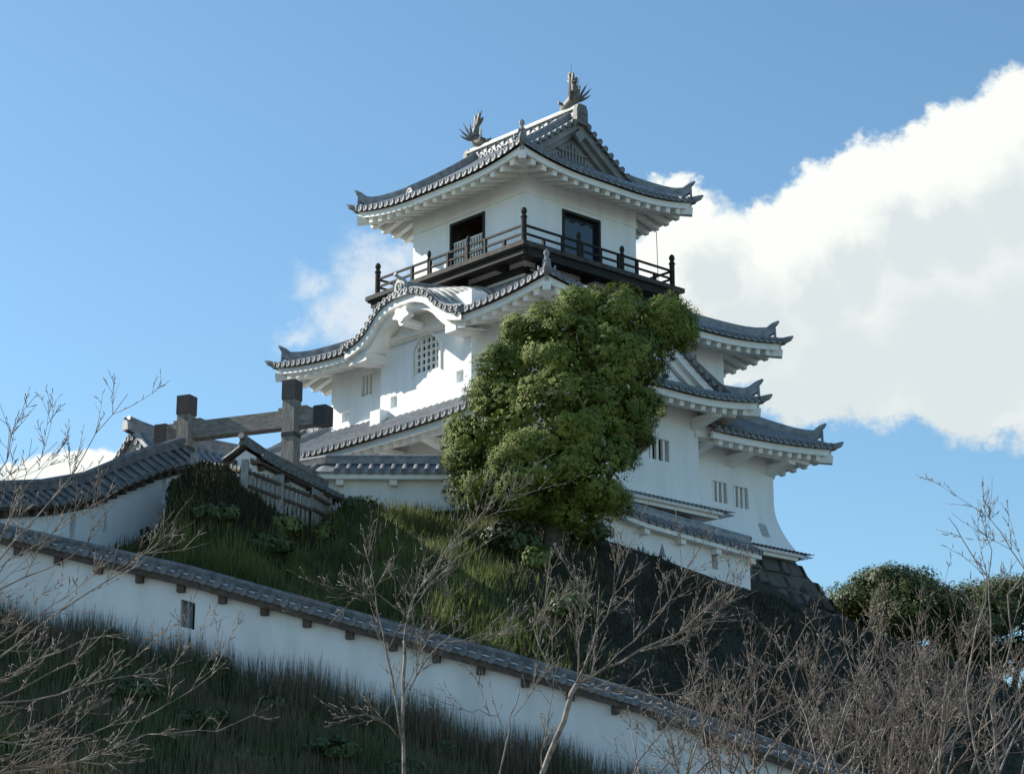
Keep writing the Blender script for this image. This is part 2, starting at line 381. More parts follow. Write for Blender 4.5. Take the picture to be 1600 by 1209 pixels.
def hip_ridge(rf, sx, sy, q1, MBc, parent, start=.42, w=.20, h=.20):
    """ridge along a hip from near the corner up to normalised depth q1, with its upturned end"""
    near = sx > 0 and sy < 0; mr = me = MBc(); side = 'S' if sy < 0 else 'N'
    pts = []
    n = 9
    for i in range(n + 1):
        q = start + (q1 - start) * i / n
        x = sx * (rf.A - q * rf.kx); y = sy * (rf.B - q * rf.ky)
        z = rf.z(side, x, q * rf.ky) + .02
        pts.append(Vector((x, y, z)))
    d = (pts[0] - pts[1]); d.z = 0; d.normalize()
    nrm = d.cross(Vector((0, 0, 1)))
    rows, top = [], []
    ext = [pts[0] + d * .20 + Vector((0, 0, .06))] + pts
    for i, p in enumerate(ext):
        f = max(0, 1 - i / 3.2); up = (.05 if near else .17) * f * f
        rows.append([p - nrm * w / 2 + Vector((0, 0, up * .6)), p - nrm * w / 2 + Vector((0, 0, h + up)), p + nrm * w / 2 + Vector((0, 0, h + up)), p + nrm * w / 2 + Vector((0, 0, up * .6))])
        top.append(p + Vector((0, 0, h + up + .01)))
    mr.grid(rows); mr.quad(*rows[0]); mr.quad(*rows[-1])
    if near: mr.tube(top, .09, 7)
    else: mr.tube([top[0] + d * .17 + Vector((0, 0, .13)), top[0] + d * .08 + Vector((0, 0, .05))] + top, [.035, .075] + [.09] * len(top), 7)
    c = pts[0] + d * .20
    me.hexa([c - nrm * .15 - Vector((0, 0, .02)), c + nrm * .15 - Vector((0, 0, .02)), c + nrm * .15 + d * .07, c - nrm * .15 + d * .07,
             c - nrm * .10 + Vector((0, 0, .36)), c + nrm * .10 + Vector((0, 0, .36)), c + nrm * .10 + d * .06 + Vector((0, 0, .36)), c - nrm * .10 + d * .06 + Vector((0, 0, .36))])
    if near:
        me.disc(c + d * .08 + Vector((0, 0, .16)), d, .12, .06); me.tube([c + d * .05 + Vector((0, 0, z)) for z in (.30, .42, .50, .58, .64)], [.07, .055, .085, .08, .02], 8)
        for q in (-1, 1): me.tube([c + nrm * q * .12, c + nrm * q * .22 + Vector((0, 0, .06)), c + nrm * q * .24 + Vector((0, 0, .16))], [.07, .06, .03], 6)
    k = Vector((sx * rf.A, sy * rf.B, rf.z(side, sx * rf.A, 0)))
    me.tube([k - d * .5 + Vector((0, 0, -.03)), k - d * .1 + Vector((0, 0, .01)), k + d * .10 + Vector((0, 0, .08)), k + d * .20 + Vector((0, 0, .15))], [.10, .11, .085, .03], 7)
    return mr.build('hip_ridge', M['tile'], parent)

def corner_rafter(rf, parent, over):
    for sx in (-1, 1):
        for sy in (-1, 1):
            z = rf.ze + rf.li - .30
            a = Vector((sx * (rf.A - .10), sy * (rf.B - .10), z)); b = Vector((sx * (rf.A - over), sy * (rf.B - over), z - rf.li * .55 + .26 * over))
            mb = MB(); mb.beam(a, b, .24, .24); mb.build('corner_rafter', M['trim'], parent)

def eave_brackets(rf, side, parent, over, ts, arm=.92, tr=None, MBc=MB):
    """big plastered cantilever arms and the beam they carry"""
    Lh = rf.dims(side)[0]
    zb = rf.ze - .24 + .3 * over - .42
    for t in ts:
        a = over; b = over - arm; mb = MBc()
        P = lambda d, z, dt: Vector(rf.pt(side, t + dt, d, z=z))
        w = .15
        mb.hexa([P(a, zb - .34, -w), P(a, zb - .34, w), P(b, zb - .10, w), P(b, zb - .10, -w), P(a, zb, -w), P(a, zb, w), P(b, zb, w), P(b, zb, -w)]); mb.build('bracket', M['trim'], parent)
    z = zb + .0; d = over - arm + .16; t0, t1 = tr or (-(Lh - over) - .70, (Lh - over) + .70)
    mb = MBc(); mb.beam(rf.pt(side, t0, d, z=z + .20), rf.pt(side, t1, d, z=z + .20), .22, .198); mb.build('eave_beam', M['trim'], parent)

# ------------------------------------------------------------------ castle tower
TC = Vector((0.387, 66.0, 0)); TR = R(-47.7037)
Z0 = 14.4
tower = thing('castle_tower', 'white three-tiered castle keep with grey tiled roofs and a black balcony', 'castle tower', (TC.x, TC.y, Z0), TR, lift0=Z0)

def wall_face(mb, side, plane, t0, t1, z0, z1, holes=(), depth=.22, flare=None):
    """one wall face with recessed openings; side tells where it looks. holes = (t0, t1, z0, z1)"""
    def P(t, z, d=0):
        f = flare(z) if flare else 0
        p = plane + f - d
        tt = t
        if flare:
            if abs(t - t0) < 1e-6: tt = t - f
            if abs(t - t1) < 1e-6: tt = t + f
        return {'S': (tt, -p, z), 'N': (tt, p, z), 'E': (p, tt, z), 'W': (-p, tt, z)}[side]
    ts = sorted({t0, t1} | {h[0] for h in holes} | {h[1] for h in holes})
    zs = {z0, z1} | {h[2] for h in holes} | {h[3] for h in holes}
    if flare: zs |= set(np.linspace(z0, min(z0 + 1.8, z1), 9).round(4).tolist())
    zs = sorted(zs)
    for i in range(len(ts) - 1):
        for j in range(len(zs) - 1):
            tm, zm = (ts[i] + ts[i + 1]) / 2, (zs[j] + zs[j + 1]) / 2
            if any(h[0] < tm < h[1] and h[2] < zm < h[3] for h in holes): continue
            mb.quad(P(ts[i], zs[j]), P(ts[i + 1], zs[j]), P(ts[i + 1], zs[j + 1]), P(ts[i], zs[j + 1]))
    for (a, b, c, d) in holes:
        mb.quad(P(a, c), P(b, c), P(b, c, depth), P(a, c, depth)); mb.quad(P(a, d), P(b, d), P(b, d, depth), P(a, d, depth))
        mb.quad(P(a, c), P(a, d), P(a, d, depth), P(a, c, depth)); mb.quad(P(b, c), P(b, d), P(b, d, depth), P(b, c, depth))

def side_box(mb, side, t0, t1, p0, p1, z0, z1):      # box between plane distances p0 < p1 on a side
    if side == 'S': mb.box(t0, t1, -p1, -p0, z0, z1)
    elif side == 'N': mb.box(t0, t1, p0, p1, z0, z1)
    elif side == 'E': mb.box(p0, p1, t0, t1, z0, z1)
    else: mb.box(-p1, -p0, t0, t1, z0, z1)

def barred_window(side, plane, h, bars=3, depth=.22):
    b = MB(); side_box(b, side, h[0], h[1], plane - depth - .06, plane - depth + .002, h[2], h[3]); w = b.build('window', M['dark'], tower)
    c = MB(); W = h[1] - h[0]
    for i in range(bars):
        t = h[0] + W * (i + .5) / bars * .92 + .03
        side_box(c, side, t - .045, t + .045, plane - .15, plane - .06, h[2], h[3])
    c.build('bars', M['trim'], w)
def loophole(side, plane, h, depth=.16):
    b = MB(); side_box(b, side, h[0], h[1], plane - depth - .05, plane - depth + .002, h[2], h[3]); b.build('loophole', M['plaster'], tower)

# --- first tier walls (with flared foot)
FL = lambda z: .62 * max(0, (16.1 - z) / 1.7) ** 1.8
w1E = [(1.95, 2.60, 15.83, 16.47), (2.88, 3.54, 15.80, 16.46)]
mb = MB()
for side, pl, L in (('S', 4.72, 6.08), ('N', 4.72, 6.08), ('E', 6.08, 4.72), ('W', 6.08, 4.72)):
    wall_face(mb, side, pl, -L, L, 14.45, 18.2, w1E if side == 'E' else (), flare=FL)
mb.build('wall', M['plaster'], tower)
for h in w1E[:2]: barred_window('E', 6.08, h, 3)
b = MB(); zz_ = [15.0, 15.13, 15.26, 15.42]; b.grid([[(6.08 + FL(z) + .012, 3.82, z) for z in zz_], [(6.08 + FL(z) + .012, 4.16, z) for z in zz_]]); b.build('loophole_shade_panel', M['ridge'], tower)  # darker flat panel standing in for a shaded loophole recess
# bay on the right face
BY, BW, BX = -1.94, 2.36, 6.98
mb = MB(); hb = [(-1.62 - .02, -.80, 16.38, 17.02), (-3.3, -2.5, 16.38, 17.02)]
wall_face(mb, 'E', BX, BY - BW, BY + BW, 15.15, 18.7, hb)
for s in (-1, 1):
    y = BY + s * BW
    mb.quad((6.0, y, 15.15), (BX, y, 15.15), (BX, y, 18.7), (6.0, y, 18.7))
mb.quad((6.0, BY - BW, 15.15), (BX, BY - BW, 15.15), (BX, BY + BW, 15.15), (6.0, BY + BW, 15.15))
mb.build('bay', M['plaster'], tower)
for h in hb: barred_window('E', BX, h, 3)
# ledges with their rows of iron spikes
def ledge(y0, y1, x, z):
    b = MB(); b.box(6.2, x + .40, y0, y1, z - .09, z); b.box(6.2, x + .30, y0 + .1, y1 - .1, z - .20, z - .092)
    l = b.build('ledge', M['trim'], tower)
    c = MB(); n = int((y1 - y0) / .17)
    for i in range(n + 1):
        y = y0 + (y1 - y0) * i / n
        c.beam((x + .16, y, z + .03), (x + .72, y + .16, z - .02), .022, .022)
    for yy in (y1,):
        for k in range(6):
            x2 = x + .36 - k * .10; c.beam((x2, yy - .1, z + .03), (x2 + .10, yy + .40, z - .05), .022, .022)
    c.build('spike', M['iron'], l)
ledge(BY - BW - .3, BY + BW + .55, BX, 15.13)
ledge(1.6, 4.98, 6.52, 14.50)
b = MB(); b.box(6.0, 6.90, BY - BW + .3, BY + BW - .3, 14.72, 14.93); b.build('drop_board', M['brown'], tower)

# --- tier one roof
r1 = Roof(7.48, 6.12, 17.56, 1.45, 0.0, .36, 2.6, 2.4, 2.4); r1.sl = 1.2; r1.cu = .22
def hipmax(rf, side, top):
    Lh, k, ko = rf.dims(side)
    return lambda t: min(top * k, max(0, (Lh - abs(t)) / ko) * k)
mb, me = MB(), MB()
for s in 'SNW': tiles(r1, s, mb, me, hipmax(r1, s, 1.0))
for q in ((-6.12, -4.35), (.64, 6.12)): tiles(r1, 'E', mb, me, hipmax(r1, 'E', 1.0), trange=q)
roof1 = mb.build('roof', M['tile'], tower, extra=(me, M['tile_end']))
for s in 'SNEW':
    for k in ((0, 1) if s == 'E' else (None,)):
        mb = MB(); eave_trim(r1, s, mb, 1.4, skip=(-4.4, .66) if s == 'E' else None, part=k); mb.build('eave', M['trim'], roof1)
corner_rafter(r1, roof1, 1.4)
eave_brackets(r1, 'S', roof1, 1.4, [-5.9, -4.1, -2.2, -.2, 1.8, 3.8, 5.9]); eave_brackets(r1, 'E', roof1, 1.4, [-4.5, .98, 2.75, 4.55], tr=(.50, 5.42))
for sx in (-1, 1):
    for sy in (-1, 1): hip_ridge(r1, sx, sy, .98, MB, roof1, .2)

# --- bay roof with its own gable, ridge running into the keep
class BayRoof(Roof):
    pass
rb = Roof(8.40, 3.74, 18.10, .40, .05, .34, 3.4)
sh = lambda p: (p[0], p[1] + BY, p[2])
class ShiftMB(MB):
    def add(s, vs, fs): MB.add(s, [(v[0], v[1] + BY, v[2]) for v in vs], fs)
GB = 7.22
mb, me = ShiftMB(), ShiftMB()
for s in 'SN':
    tiles(rb, s, mb, me, lambda t: 3.74 if t < GB + .42 else 8.40 - t, trange=(5.1, 8.40))
tiles(rb, 'E', mb, me, lambda t: min(8.40 - GB, 3.74 - abs(t)))
roofb = mb.build('roof', M['tile'], tower, extra=(me, M['tile_end']))
mb = ShiftMB(); eave_trim(rb, 'E', mb, 1.4); mb.build('eave', M['trim'], roofb)
for q in 'SN':
    mb = ShiftMB(); eave_trim(rb, q, mb, 1.38, skip=(-8.4, 5.2), rafters=False); mb.build('eave', M['trim'], roofb)
for q in (-1, 1):
    z = rb.ze + rb.li - .30
    mb = ShiftMB(); mb.beam((8.3, q * 3.64, z), (7.0, q * 2.36, z + .18), .24, .24); mb.build('corner_rafter', M['trim'], roofb)
    zb = rb.ze - .24                                # big diagonal corner bracket
    mb = ShiftMB(); mb.beam((6.9, q * 2.2, zb - .20), (7.05, q * 3.45, zb - .10), .28, .34); mb.build('bracket', M['trim'], roofb)
eave_brackets(rb, 'E', roofb, 1.4, [-2.2, 0, 2.2], MBc=ShiftMB)
def gable(rf, G, dtop, MBc, dbase, outer=.42, sgn=1, parent=None, wallmat='plaster', barge='trim', stubs=True, kud=.14):
    """gable wall at x = G, barge boards below the tile edge, row of round tiles along the rake"""
    B = rf.B; b, w, t, e, lat = MBc(), MBc(), MBc(), MBc(), MBc()
    n = 10; ds = [dbase + (dtop - dbase) * i / n for i in range(n + 1)]
    zz = lambda d: rf.ze + rf.sl * d + rf.cu * d * d
    for s in (-1, 1):
        P = lambda d, x, dz: (sgn * x, s * (B - d), zz(d) + dz)
        w.grid([[P(d, G, -.05) for d in ds], [(sgn * G, s * (B - d), zz(dbase) - .1) for d in ds]])
        for (x0, x1, u, l) in ((G + .16, G + .34, -.05, -.30), (G + .05, G + .16, -.22, -.50)):
            o = [[P(d, x1, u) for d in ds], [P(d, x1, l) for d in ds]]; b.grid(o)
            b.grid([[P(d, x1, l) for d in ds], [P(d, x0, l) for d in ds]])
        b.grid([[P(d, G + .36, -.05) for d in ds], [P(d, G, -.05) for d in ds]])
        if stubs:
            L = 0; last = None; d = dbase * .55
            while d < dtop - .12:
                sl = rf.sl + 2 * rf.cu * d
                p0 = Vector(P(d, outer + G - .34, .035)); p1 = Vector(P(d, outer + G + .05, .035))
                t.tube([p0, p1], .085, 6); e.disc(p1 + Vector((sgn * .03, 0, 0)), (sgn, 0, 0), .098, .05)
                d += .30 / math.sqrt(1 + sl * sl)
            nn = 12; dd = [dbase * .5 + (dtop - dbase * .5) * i / nn for i in range(nn + 1)]
            for (xo, r) in ((outer + G - .38, .12),):
                t.grid([[Vector(P(d, xo + a, h)) for a, h in ((-.11, -.02), (-.11, kud), (.11, kud), (.11, -.02))] for d in dd])
                t.tube([Vector(P(d, xo, kud + .03)) for d in dd], r * .8, 6); t.disc(Vector(P(dd[0] - .03, xo, kud * .6)), (0, s, 0), .15, .08)
    g = w.build('gable', M[wallmat], parent); b.build('barge_board', M[barge], g)
    if t.v: t.build('rake_tile', M['tile'], g, extra=(e, M['tile_end']))
    return g
class ShiftGable(ShiftMB): pass
gable(rb, GB, 3.74, ShiftMB, 8.40 - GB - .02, parent=roofb)
mr, me = ShiftMB(), ShiftMB()
for sy in (-1, 1): hip_ridge(rb, 1, sy, 1.1, ShiftMB, roofb, .3)
zt = rb.ze + .40 * 3.74 + .05 * 3.74 ** 2
mr.box(5.0, GB + .42, -.12, .12, zt - .05, zt + .26); mr.tube([(5.0, 0, zt + .28), (GB + .46, 0, zt + .28)], .10, 8)
me.hexa([(GB + .42, -.26, zt - .15), (GB + .42, .26, zt - .15), (GB + .52, .26, zt - .15), (GB + .52, -.26, zt - .15), (GB + .42, -.14, zt + .45), (GB + .42, .14, zt + .45), (GB + .52, .14, zt + .45), (GB + .52, -.14, zt + .45)])
mr.build('ridge', M['tile'], roofb); me.build('ridge_end_tile', M['tile_end'], roofb)

# --- side wing with gabled roof on the far left
WY = -1.2
mb = MB(); mb.box(-9.5, -6.0, -4.70, 2.3, 14.45, 17.7)
mb.build('wing_wall', M['plaster'], tower)
class ShiftW(MB):
    def add(s, vs, fs): MB.add(s, [(v[0], v[1] + WY, v[2]) for v in vs], fs)
rw = Roof(10.1, 4.92, 17.57, .47, .018, 0, 2)
mb, me = ShiftW(), ShiftW()
for s in 'SN': tiles(rw, s, mb, me, lambda t: 4.92, trange=(-10.1, -5.06 if s == 'N' else -7.5))
tiles(rw, 'S', mb, me, lambda t: 4.92, dmin=lambda t: 2.45 if t > -7.49 else 0, trange=(-7.47, -5.06), ends=False)
roofw = mb.build('roof', M['tile'], tower, extra=(me, M['tile_end']))
gable(rw, 9.55, 4.92, ShiftW, .02, outer=.45, sgn=-1, parent=roofw)
mr = ShiftW(); zt = 17.57 + .47 * 4.92 + .018 * 4.92 ** 2
mr.box(-10.2, -5.0, -.13, .13, zt - .05, zt + .22)
rdg = mr.build('ridge', M['tile'], roofw)
mr = ShiftW(); mr.box(-10.25, -5.0, -.17, .17, zt + .222, zt + .31); mr.tube([(-10.3, 0, zt + .34), (-5.0, 0, zt + .34)], .11, 8)
for i in range(17):
    for s in (-1, 1): mr.disc((-10.1 + .29 * i, s * .19, zt + .02), (0, s, 0), .085, .06)
mr.build('ridge_cap', M['ridge'], roofw)

# --- second tier walls
KX, KB = (-2.0, 2.25), 4.19
h2S = [(-3.56, -2.95, 19.93, 20.62), (-4.52, -4.15, 19.28, 19.62), (3.2, 3.8, 19.93, 20.62)]
h2E = [(1.92, 2.50, 20.05, 20.66), (-2.5, -1.9, 20.05, 20.66)]
mb = MB()
wall_face(mb, 'S', 3.72, -5.08, KX[0], 18.98, 21.45, h2S[:2]); wall_face(mb, 'S', 3.72, KX[1], 5.08, 18.98, 21.45, h2S[2:])
wall_face(mb, 'E', 5.08, -3.72, 3.72, 18.98, 21.45, h2E); wall_face(mb, 'N', 3.72, -5.08, 5.08, 18.98, 21.45); wall_face(mb, 'W', 5.08, -3.72, 3.72, 18.98, 21.45)
side_box(mb, 'S', -5.12, -2.0, 3.5, 3.80, 18.85, 19.10)
mb.build('wall', M['plaster'], tower)
barred_window('S', 3.72, h2S[0]); barred_window('S', 3.72, h2S[2]); loophole('S', 3.72, h2S[1])
for h in h2E: barred_window('E', 5.08, h)
# bay with the bell-shaped window
hk = (-.36, .80, 19.88, 21.02); hl = [(-1.50, -1.18, 19.06, 19.42), (1.58, 1.90, 19.22, 19.58)]
mb = MB(); wall_face(mb, 'S', KB, KX[0], KX[1], 18.72, 22.0, [hk] + hl, depth=.20)
for x in KX: mb.quad((x, -3.6, 18.72), (x, -KB, 18.72), (x, -KB, 22.0), (x, -3.6, 22.0))
n = 12; arch = []
for i in range(n + 1):
    u = -1 + 2 * i / n; arch.append((.22 + .58 * u, 21.02 - .10 * abs(u) - .30 * abs(u) ** 3))
mb.grid([[(x, -KB, z) for x, z in arch], [(x, -KB, 21.02) for x, z in arch]])
mb.grid([[(x, -KB, z) for x, z in arch], [(x, -KB + .2, z) for x, z in arch]])
side_box(mb, 'S', -2.10, -1.62, KB, KB + .32, 18.55, 19.02)
mb.build('bay', M['plaster'], tower)
for h in hl: loophole('S', KB, h)
b = MB(); side_box(b, 'S', hk[0], hk[1], KB - .26, KB - .198, hk[2], hk[3]); w = b.build('window', M['dark'], tower)
c = MB()
for i in range(6):
    x = hk[0] + .02 + (hk[1] - hk[0] - .04) * i / 5; side_box(c, 'S', x - .036, x + .036, KB - .12, KB - .05, hk[2], hk[3])
for i in range(6):
    z = hk[2] + .03 + .215 * i; side_box(c, 'S', hk[0], hk[1], KB - .14, KB - .07, z - .034, z + .034)
c.build('lattice', M['trim'], w)
c = MB()
fr = [(hk[0] - .10, 19.80)] + [(-.42 + .02 * i, 19.9 + .2 * i) for i in range(0)] + [(.22 + .67 * u, 21.10 - .10 * abs(u) - .32 * abs(u) ** 3) for u in [-1 + 2 * i / 12 for i in range(13)]] + [(hk[1] + .10, 19.80)]
inn = [(hk[0], 19.88)] + [(.22 + .58 * u, 21.02 - .10 * abs(u) - .30 * abs(u) ** 3) for u in [-1 + 2 * i / 12 for i in range(13)]] + [(hk[1], 19.88)]
c.grid([[(x, -KB - .045, z) for x, z in fr], [(x, -KB - .045, z) for x, z in inn]]); c.grid([[(x, -KB, z) for x, z in fr], [(x, -KB - .045, z) for x, z in fr]])
c.build('frame', M['trim'], w)

# --- second tier roof with the curved karahafu gable
r2 = Roof(6.48, 5.12, 20.97, .44, .02, .36, 4.0)
KC = .08
kp = [(0, 1.16), (.35, 1.145), (.62, 1.10), (1.0, .97), (1.25, .81), (1.45, .62), (1.70, .40), (2.0, .225), (2.35, .115), (2.75, .04), (3.1, 0.0)]
def zk(x): return 21.0 + float(np.interp(abs(x - KC), [a for a, b in kp], [b for a, b in kp]))
def kdmin(t):
    if abs(t - KC) > 2.4: return 0.0
    d = 0.0
    while d < 2.45 and r2.z('S', t, d) < zk(t) - .02: d += .03
    return d
mb, me = MB(), MB()
for s in 'EW': tiles(r2, s, mb, me, lambda t: 3.6 if abs(t) < 2.43 else 5.12 - abs(t))
tiles(r2, 'N', mb, me, lambda t: min(2.68, 6.48 - abs(t)))
tiles(r2, 'S', mb, me, lambda t: min(2.68, 6.48 - abs(t)), dmin=kdmin, pitch=.27)
roof2 = mb.build('roof', M['tile'], tower, extra=(me, M['tile_end']))
for s in 'SNEW':
    for k in ((0, 1) if s == 'S' else (None,)):
        mb = MB(); eave_trim(r2, s, mb, 1.4, skip=(-2.35, 2.55) if s == 'S' else None, part=k); mb.build('eave', M['trim'], roof2)
corner_rafter(r2, roof2, 1.4)
for sx in (-1, 1):
    for sy in (-1, 1): hip_ridge(r2, sx, sy, 2.6, MB, roof2, .42)
xs = [KC - 2.75 + 5.5 * i / 44 for i in range(45)]
kt, ke, kw = MB(), MB(), MB()
KS = lambda y: .26 * max(0, y + 5.05)
kt.grid([[(x, y, zk(x) + KS(y)) for x in xs] for y in (-5.17, -5.05, -4.2, -3.3, -2.45)])
kt.grid([[(x, -5.17, zk(x)) for x in xs], [(x, -5.17, zk(x) - .08) for x in xs]])
for j in range(9):
    y = -4.80 + .27 * j
    for s in (-1, 1):
        p = [(KC + s * (.08 + 2.55 * i / 20), y, zk(KC + s * (.08 + 2.55 * i / 20)) + .01 + KS(y)) for i in range(21)]
        p = [q for q in p if q[2] + .03 > r2.z('S', q[0], y + 5.12) - .05]
        if len(p) > 1: kt.tube(p, .085, 5, half=True, up=(0, 0, 1))
ke.tube([(x, -5.06, zk(x) + .07) for x in xs], .10, 6)
# round tile ends along the curve
arc = 0; prev = None; marks = []
fine = [KC - 2.75 + 5.5 * i / 600 for i in range(601)]
acc = 0
for i, x in enumerate(fine):
    if i: acc += math.hypot(x - fine[i - 1], zk(x) - zk(fine[i - 1]))
    if acc >= .255 or i == 0: marks.append(x); acc = 0
for x in marks:
    kt.tube([(x, -5.20, zk(x) + .03), (x, -4.95, zk(x) + .03)], .075, 6); ke.disc((x, -5.225, zk(x) + .03), (0, -1, 0), .085, .05)
kroof = kt.build('karahafu', M['ridge'], roof2, extra=(ke, M['tile_end']))  # pale colour carries the sunlit white of the curved roof
for (y0, y1, u, l) in ((-5.10, -4.92, -.085, -.33), (-4.92, -4.78, -.26, -.52)):
    kw.grid([[(x, y0, zk(x) + u) for x in xs], [(x, y0, zk(x) + l) for x in xs]]); kw.grid([[(x, y0, zk(x) + l) for x in xs], [(x, y1, zk(x) + l) for x in xs]])
kw.grid([[(x, -4.80, zk(x) - .50) for x in xs], [(x, -4.0, zk(x) - .42) for x in xs]])
ped = [x for x in xs if zk(x) > 21.2]
kw.grid([[(x, -4.26, zk(x) - .40) for x in ped], [(x, -4.26, 21.0) for x in ped]])
kw.box(-2.0, 2.25, -4.40, -4.18, 21.10, 21.22)
for s in (-1, 1):    # curled carved bargeboard feet
    kw.box(KC + s * 2.1 - .24, KC + s * 2.1 + .24, -4.95, -4.05, 20.52, 20.80)
gy = []
for i in range(25):  # hanging carved pendant
    a = 2 * PI * i / 24; rad = 1 + .18 * math.cos(5 * a + PI / 2)
    gy.append((KC + .34 * rad * math.cos(a), 21.52 + .22 * rad * math.sin(a)))
kw.prism(gy[:-1], 'y', -5.14, -4.92); kw.tube([(KC, -5.10, 21.30), (KC, -4.0, 21.30)], .15, 8)
kw.build('karahafu_board', M['trim'], roof2)
kr = MB(); ztk = zk(KC)
kr.hexa([(KC - .13, -5.05, ztk - .04), (KC + .13, -5.05, ztk - .04), (KC + .13, -2.5, ztk + .3), (KC - .13, -2.5, ztk + .3), (KC - .12, -5.05, ztk + .30), (KC + .12, -5.05, ztk + .30), (KC + .12, -2.5, ztk + .62), (KC - .12, -2.5, ztk + .62)]); kr.tube([(KC, -5.05, ztk + .32), (KC, -2.5, ztk + .64)], .11, 8)
kr.build('karahafu_ridge', M['tile'], roof2)
ko = MB()
op = [(-.36, -.12), (-.38, .06), (-.24, .10), (-.22, .30), (-.12, .44), (.12, .44), (.22, .30), (.24, .10), (.38, .06), (.36, -.12)]
ko.prism([(KC + a, ztk + .02 + c) for a, c in op], 'y', -5.20, -5.05)
ri = [(KC + .13 * math.cos(a), -5.22, ztk + .20 + .14 * math.sin(a)) for a in [PI * 1.15 - i * (PI * 1.3) / 10 for i in range(11)]]
ko.tube(ri, .028, 5); ko.tube([(KC + .02, -5.22, ztk + .16), (KC + .05, -5.22, ztk + .24), (KC - .03, -5.22, ztk + .25)], .03, 5)
ko.tube([(KC, -5.05, ztk + .46), (KC, -5.22, ztk + .50), (KC, -5.38, ztk + .58)], [.07, .06, .055], 7)
ko.build('ridge_end_tile', M['ridge'], roof2)

# --- top storey
hS = (-.82, .84, 23.42, 25.28); hE = (-.84, .82, 23.42, 25.26)
mb = MB()
for side, pl, L, hh in (('S', 2.42, 2.65, [hS]), ('E', 2.65, 2.42, [hE]), ('N', 2.42, 2.65, []), ('W', 2.65, 2.42, [])):
    wall_face(mb, side, pl, -L, L, 22.0, 25.40, hh, depth=.14)
    wall_face(mb, side, pl + .035, -L - .035, L + .035, 25.40, 25.47)
    wall_face(mb, side, pl + .015, -L - .015, L + .015, 25.472, 26.5)
    mb.quad(*[{'S': (t, -p, z), 'N': (t, p, z), 'E': (p, t, z), 'W': (-p, t, z)}[side] for t, p, z in ((-L, pl, 25.40), (L, pl, 25.40), (L + .035, pl + .035, 25.40), (-L - .035, pl + .035, 25.40))])
mb.box(-3.75, 3.75, -2.40, 2.40, 21.9, 22.40); mb.build('wall', M['plaster'], tower)
mb = MB(); mb.box(KC + .3, 3.75, -2.56, -2.43, 22.25, 22.56); mb.tube([(KC + .3, -2.50, 22.58), (3.75, -2.50, 22.58)], .08, 6); mb.build('base_ridge', M['tile'], roof2)
def opening(side, plane, h, glassy):
    f = MB(); w = .09
    for (a, b, c, d) in ((h[0], h[0] + w, h[2], h[3]), (h[1] - w, h[1], h[2], h[3]), (h[0] + w, h[1] - w, h[3] - w, h[3])):
        side_box(f, side, a, b, plane - .13, plane + .03, c, d)
    fr = f.build('window', M['black'], tower)
    g = MB()
    if glassy:
        side_box(g, side, h[0] + w, h[1] - w, plane - .125, plane - .115, h[2], h[3] - w); g.build('pane', M['glass'], fr)
    else:                                           # open doorway: a dark room behind, slatted screen below
        s = MB(); side_box(s, side, h[0] + w, h[1] - w, plane - 1.6, plane - 1.58, h[2] - .4, h[3] + .3)
        for t in (h[0] - .3, h[1] + .3): side_box(s, side, t, t + .02, plane - 1.58, plane - .15, h[2] - .4, h[3] + .3)
        side_box(s, side, h[0] - .3, h[1] + .3, plane - 1.58, plane - .15, h[3] + .3, h[3] + .32)
        s.build('room', M['brown'], fr)
        for k in range(12):
            t = h[0] + w + .05 + k * (h[1] - h[0] - 2 * w - .1) / 11; side_box(g, side, t - .022, t + .022, plane - .10, plane - .06, h[2], 24.62)
        for z in (24.20, 24.60): side_box(g, side, h[0] + w, h[1] - w, plane - .105, plane - .055, z, z + .035)
        g.build('screen', M['trim'], fr)
opening('S', 2.42, hS, False); opening('E', 2.65, hE, True)

# --- balcony
bal = MB(); DA, DB, DZ = 3.75, 3.48, 23.34
for (x0, x1, y0, y1) in ((-DA, DA, -DB, -2.43), (-DA, DA, 2.43, DB), (2.66, DA, -2.43, 2.43), (-DA, -2.66, -2.43, 2.43)):
    bal.box(x0, x1, y0, y1, DZ - .14, DZ)
balc = bal.build('balcony', M['deck'], tower)
b = MB()
for s in (-1, 1):
    b.box(-DA + .14, DA - .14, s * (DB - .20) - .08, s * (DB - .20) + .08, DZ - .38, DZ - .142)
    b.box(s * (DA - .20) - .08, s * (DA - .20) + .08, -DB + .29, DB - .29, DZ - .38, DZ - .142)
    for t in (-1.9, 0, 1.9):
        b.box(t - .09, t + .09, min(s * 2.44, s * (DB - .29)), max(s * 2.44, s * (DB - .29)), DZ - .36, DZ - .142)
        b.box(min(s * 2.67, s * (DA - .29)), max(s * 2.67, s * (DA - .29)), t - .09, t + .09, DZ - .36, DZ - .142)
    b.box(-2.72, 2.72, s * 2.50 - .06, s * 2.50 + .06, DZ - .55, DZ - .365)
    b.box(s * 2.73 - .06, s * 2.73 + .06, -2.43, 2.43, DZ - .55, DZ - .365)
b.box(-DA + .05, DA - .05, -DB + .05, -DB + .30, DZ - .20, DZ - .143); 
b.build('deck_beam', M['black'], balc)
ra = MB(); RA, RB = DA - .28, DB - .28
